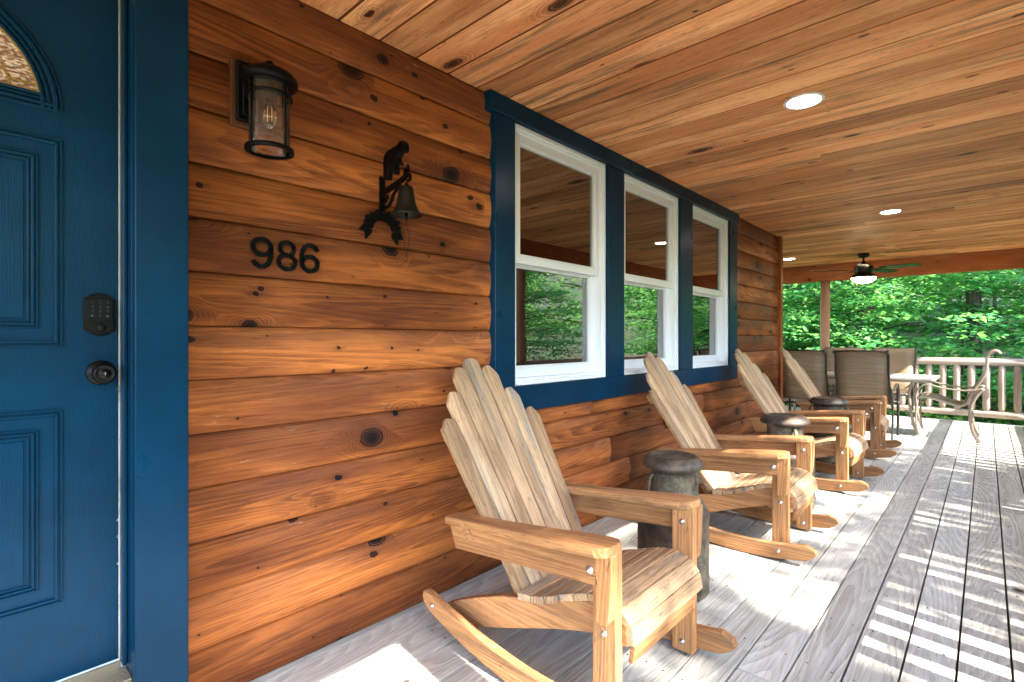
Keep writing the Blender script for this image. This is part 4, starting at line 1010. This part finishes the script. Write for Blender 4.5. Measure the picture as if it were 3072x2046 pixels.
# ------------------------------------------------------------------ trees
def leaf_mesh(name, centers, spray_r, n_per, size, mat, flat=0.25, droop=0.25):
    cs = np.repeat(np.array(centers), n_per, axis=0); n = len(cs)
    sr = np.repeat(np.array(spray_r), n_per)
    a = nrg.rand(n) * 2 * PI; r = np.sqrt(nrg.rand(n)) * sr
    p = cs + np.stack([r * np.cos(a), r * np.sin(a), (nrg.rand(n) - 0.5) * flat * sr - droop * r * r / np.maximum(sr, 0.01)], 1)
    nrm = np.stack([nrg.randn(n) * 0.38, nrg.randn(n) * 0.38, np.ones(n)], 1); nrm /= np.linalg.norm(nrm, axis=1)[:, None]
    d = np.stack([np.cos(a) + nrg.randn(n) * 0.6, np.sin(a) + nrg.randn(n) * 0.6, -0.35 * np.ones(n)], 1)
    d -= nrm * (d * nrm).sum(1)[:, None]; d /= np.linalg.norm(d, axis=1)[:, None]
    b = np.cross(nrm, d); s = (size * (0.6 + 0.8 * nrg.rand(n)))[:, None]
    # 5 outline points of a broad pointed leaf, folded slightly
    P = [p, p + d * s * 0.35 + b * s * 0.52 - nrm * s * 0.10, p + d * s * 0.75 + b * s * 0.22, p + d * s * 1.1 - nrm * s * 0.12, p + d * s * 0.75 - b * s * 0.22, p + d * s * 0.35 - b * s * 0.52 - nrm * s * 0.10]
    V = np.stack(P, 1).reshape(-1, 3)
    me = bpy.data.meshes.new(name); me.vertices.add(len(V)); me.vertices.foreach_set('co', V.astype(np.float32).ravel())
    me.loops.add(n * 8); me.polygons.add(n * 2)
    ix = (np.arange(n) * 6)[:, None] + np.array([0, 1, 2, 3, 0, 3, 4, 5])[None]
    me.loops.foreach_set('vertex_index', ix.ravel().astype(np.int32))
    me.polygons.foreach_set('loop_start', (np.arange(n * 2) * 4).astype(np.int32)); 
    me.materials.append(mat); me.update(calc_edges=True)
    cr = np.repeat(nrg.rand(len(centers)), n_per) * 0.5 + nrg.rand(n) * 0.5
    at = me.attributes.new('rnd', 'FLOAT', 'POINT'); at.data.foreach_set('value', np.repeat(cr, 6).astype(np.float32))
    return me

def tree_meshes(h, rad, z0, nb, n_per, size, mat, tr=0.16, spray=(0.35, 0.75)):
    """trunk + limbs, and a crown of leaf sprays on the limb ends"""
    mb = MB(); cen = []; srs = []
    lean = (rng.uniform(-0.3, 0.3), rng.uniform(-0.3, 0.3))
    ax = lambda z: Vector((lean[0] * z / h + 0.06 * math.sin(z), lean[1] * z / h + 0.06 * math.cos(z * 1.3), z))
    mb.tube([ax(h * i / 12) for i in range(13)], [tr * (1.25 if i == 0 else 1) * (1 - 0.8 * i / 12) for i in range(13)], 10)
    for i in range(nb):
        z = z0 + (h - z0) * ((i + rng.random()) / nb) ** 1.0
        a = rng.uniform(0, 2 * PI); k = math.sin(PI * min(1, max(0.12, (z - z0) / (h - z0) * 0.8 + 0.2))) ** 0.6
        L = rad * k * rng.uniform(0.6, 1.15); st = ax(z)
        pts = [st + Vector((math.cos(a) * L * t, math.sin(a) * L * t, L * (0.35 * t - 0.28 * t * t))) for t in (0, 0.25, 0.5, 0.75, 1.0)]
        mb.tube(pts, [tr * 0.28, tr * 0.2, tr * 0.13, tr * 0.08, tr * 0.03], 5)
        for t in (0.35, 0.55, 0.72, 0.88, 1.0):
            for q in range(2):
                off = Vector((rng.gauss(0, 0.28), rng.gauss(0, 0.28), rng.gauss(0, 0.12))) * (0.5 + L * 0.28)
                j = min(int(t * 4), 3); c = pts[j].lerp(pts[j + 1], t * 4 - j) + off
                cen.append(tuple(c)); srs.append(rng.uniform(*spray) * (0.6 + 0.25 * L / 2))
    crown = leaf_mesh('crown', cen, srs, n_per, size, mat)
    return mb, crown

def make_tree(name, label, group, *a, **k):
    mb, cr = tree_meshes(*a, **k)
    t = empty(name, (0, 0, 0), 0, label, 'tree', group)
    mb.build('trunk', M['bark'], t)
    o = bpy.data.objects.new('crown', cr); C.objects.link(o); o.parent = t
    return t

protoA = [make_tree('maple_tree', 'x', 'young maples behind the far railing', 6.5, 2.9, 0.5, 48, 40, 0.10, M['leaf'], tr=0.10) for _ in range(2)]
spots = [(-2.2, 14.0), (-0.5, 14.6), (4.3, 14.2), (-4.6, 15.5), (-1.0, 17.2), (4.6, 17.0), (3.6, 20.5), (-3.4, 19.5), (-6.5, 17.5)]
side_words = ['close behind the post', 'behind the two far sling chairs', 'behind the right part of the end railing', 'left of the far post near the house corner', 'in the second row behind the post',
              'at the right edge behind the railing', 'beside the thick dark trunk', 'deep behind the house corner', 'hidden beyond the house corner', 'outside the far right deck corner']
for i, (x, y) in enumerate(spots):
    o = protoA[i] if i < 2 else copy_tree(protoA[i % 2])
    s = rng.uniform(0.85, 1.15); o.location = (x, y, hz(x, y) - 0.05); o.rotation_euler.z = rng.uniform(0, 6.28); o.scale = (s, s, s * rng.uniform(0.9, 1.1))
    o['label'] = 'leafy young maple ' + side_words[i]
near_r = [(9.5, 12.6), (10.6, 9.8), (9.0, 7.4), (10.8, 5.2), (9.3, 3.0), (10.5, 0.8), (9.6, -1.6), (12.0, 11.5), (12.4, 7.0), (12.2, 2.2)]
for i, (x, y) in enumerate(near_r):
    o = copy_tree(protoA[i % 2]); s = rng.uniform(0.62, 0.8)
    o.location = (x, y, hz(x, y) - 0.05); o.rotation_euler.z = rng.uniform(0, 6.28); o.scale = (s * 1.15, s * 1.15, s)
    o['label'] = 'low young maple growing in the yard right of the porch'; o['group'] = 'young maples right of the porch'
protoB = [make_tree('forest_tree', 'x', 'taller trees of the woods', 13.0, 4.2, 1.5, 60, 17, 0.20, M['leaf_far'], tr=0.2, spray=(0.6, 1.1)) for _ in range(2)]
far = [(-3, 25), (5.0, 30), (7, 24), (-9, 24), (12, 21), (-1, 34), (5, 36), (-8, 33), (-14, 28), (10, 31), (0, 44), (-6, 42), (8, 45), (16, 38), (-16, 40)]
rgt = [(13.5, 12.5), (14.5, 8.0), (13.2, 3.9), (16.5, -1.2), (18, 5.5), (19, 11), (14.2, -4.5), (22, 1.5), (21, 16), (22, -8), (13, 17)]
for i, (x, y) in enumerate(far + rgt):
    o = protoB[i] if i < 2 else copy_tree(protoB[i % 2])
    s = rng.uniform(0.85, 1.2)
    if i >= len(far): s *= 0.48 if x < 16 else 0.6
    o.location = (x, y, hz(x, y) - 0.1); o.rotation_euler.z = rng.uniform(0, 6.28); o.scale = (s, s, s)
    where = ('in the woods behind the far railing' if i < len(far) else 'in the woods right of the porch')
    o['label'] = 'tall sunlit forest tree ' + where
# thick dark trunk seen at the right
mb = MB(); mb.tube([(0.05 * math.sin(i), 0.04 * math.cos(i * 1.4), 1.2 * i - 0.1) for i in range(11)], [0.22] + [0.155 - 0.006 * i for i in range(10)], 16)
tt = empty('oak_tree', (1.60, 17.0, hz(1.6, 17.0)), 0, 'tree with a thick dark trunk rising behind the right part of the railing', 'tree')
mb.build('trunk', M['bark'], tt)
cen = [(rng.gauss(0, 1.8), rng.gauss(0, 1.8), rng.uniform(7.5, 12)) for _ in range(80)]
o = bpy.data.objects.new('crown', leaf_mesh('crown', cen, [rng.uniform(0.5, 0.9) for _ in cen], 30, 0.15, M['leaf'])); C.objects.link(o); o.parent = tt
# bare thin trunks in the bright gap
for x, y, r_ in ((0.9, 23, 0.05), (1.3, 21, 0.035), (2.1, 24, 0.06), (-1.3, 22, 0.045)):
    mb = MB(); mb.tube([(0.04 * math.sin(i * 2), 0, 1.0 * i - 0.1) for i in range(9)], [r_ * (1 - 0.06 * i) for i in range(9)], 8)
    for k_ in range(5): a = rng.uniform(0, 6); z = 3 + k_; mb.tube([(0, 0, z), (0.5 * math.cos(a), 0.5 * math.sin(a), z + 0.5), (1.0 * math.cos(a), 1.0 * math.sin(a), z + 0.8)], [r_ * 0.4, r_ * 0.3, r_ * 0.15], 5)
    tag(mb.build('sapling', M['bark'], loc=(x, y, hz(x, y))), 'thin pale sapling trunk among the leaves behind the railing', 'tree', 'thin saplings in the woods')

def shade_tree(x, y, groups, label, n_per=26):
    z0 = hz(x, y); t = empty('tall_tree', (x, y, z0), 0, label, 'tree')
    mb = MB(); mb.tube([(0.05 * math.sin(i), 0.05 * math.cos(i), i * 0.8 - 0.1) for i in range(14)], [0.15 - 0.008 * i for i in range(14)], 10); cen = []; rs = []
    for (y0, y1, za, zb_, cnt, r_) in groups:
        for _ in range(cnt):
            c = (rng.uniform(-1.0, 1.0), rng.uniform(y0, y1) - y, 0); zz = rng.uniform(za, zb_) + 0.9385 * c[0]
            cen.append((c[0], c[1], zz - z0)); rs.append(r_ * rng.uniform(0.7, 1.2))
        for _ in range(4):
            e = cen[-1 - rng.randrange(cnt)]; mb.tube([(0, 0, e[2] - 1.2), (e[0] * 0.5, e[1] * 0.5, e[2] - 0.5), e], [0.05, 0.03, 0.012], 6)
    mb.build('trunk', M['bark'], t)
    o = bpy.data.objects.new('crown', leaf_mesh('crown', cen, rs, n_per, 0.13, M['leaf'])); C.objects.link(o); o.parent = t
shade_tree(11.0, 0.75, [(0.45, 1.15, 8.0, 10.6, 50, 0.28)], 'slim tall tree in the woods right of the nearest rocking chair')
shade_tree(11.2, 4.9, [(4.0, 5.7, 8.0, 10.4, 80, 0.38), (2.2, 3.9, 7.7, 8.8, 26, 0.35), (1.0, 3.8, 8.6, 10.2, 22, 0.26)], 'tall leafy tree in the woods right of the far rocking chairs')

# undergrowth just beyond and below the deck
n = 420; cen = []
for _ in range(n):
    x = rng.uniform(-5, 5); y = rng.uniform(10.6, 17.5); cen.append((x, y, hz(x, y) + rng.uniform(0.05, 0.75) * min(1, (y - 10.2) / 2)))
for _ in range(650):
    x = rng.uniform(3.6, 15); y = rng.uniform(-3, 14); cen.append((x, y, hz(x, y) + rng.uniform(0.05, 0.6)))
o = bpy.data.objects.new('undergrowth', leaf_mesh('undergrowth', cen, [rng.uniform(0.3, 0.6) for _ in cen], 42, 0.085, M['leaf_far'], flat=0.9))
C.objects.link(o); tag(o, 'low green undergrowth covering the ground below the railing', 'undergrowth', kind='stuff')
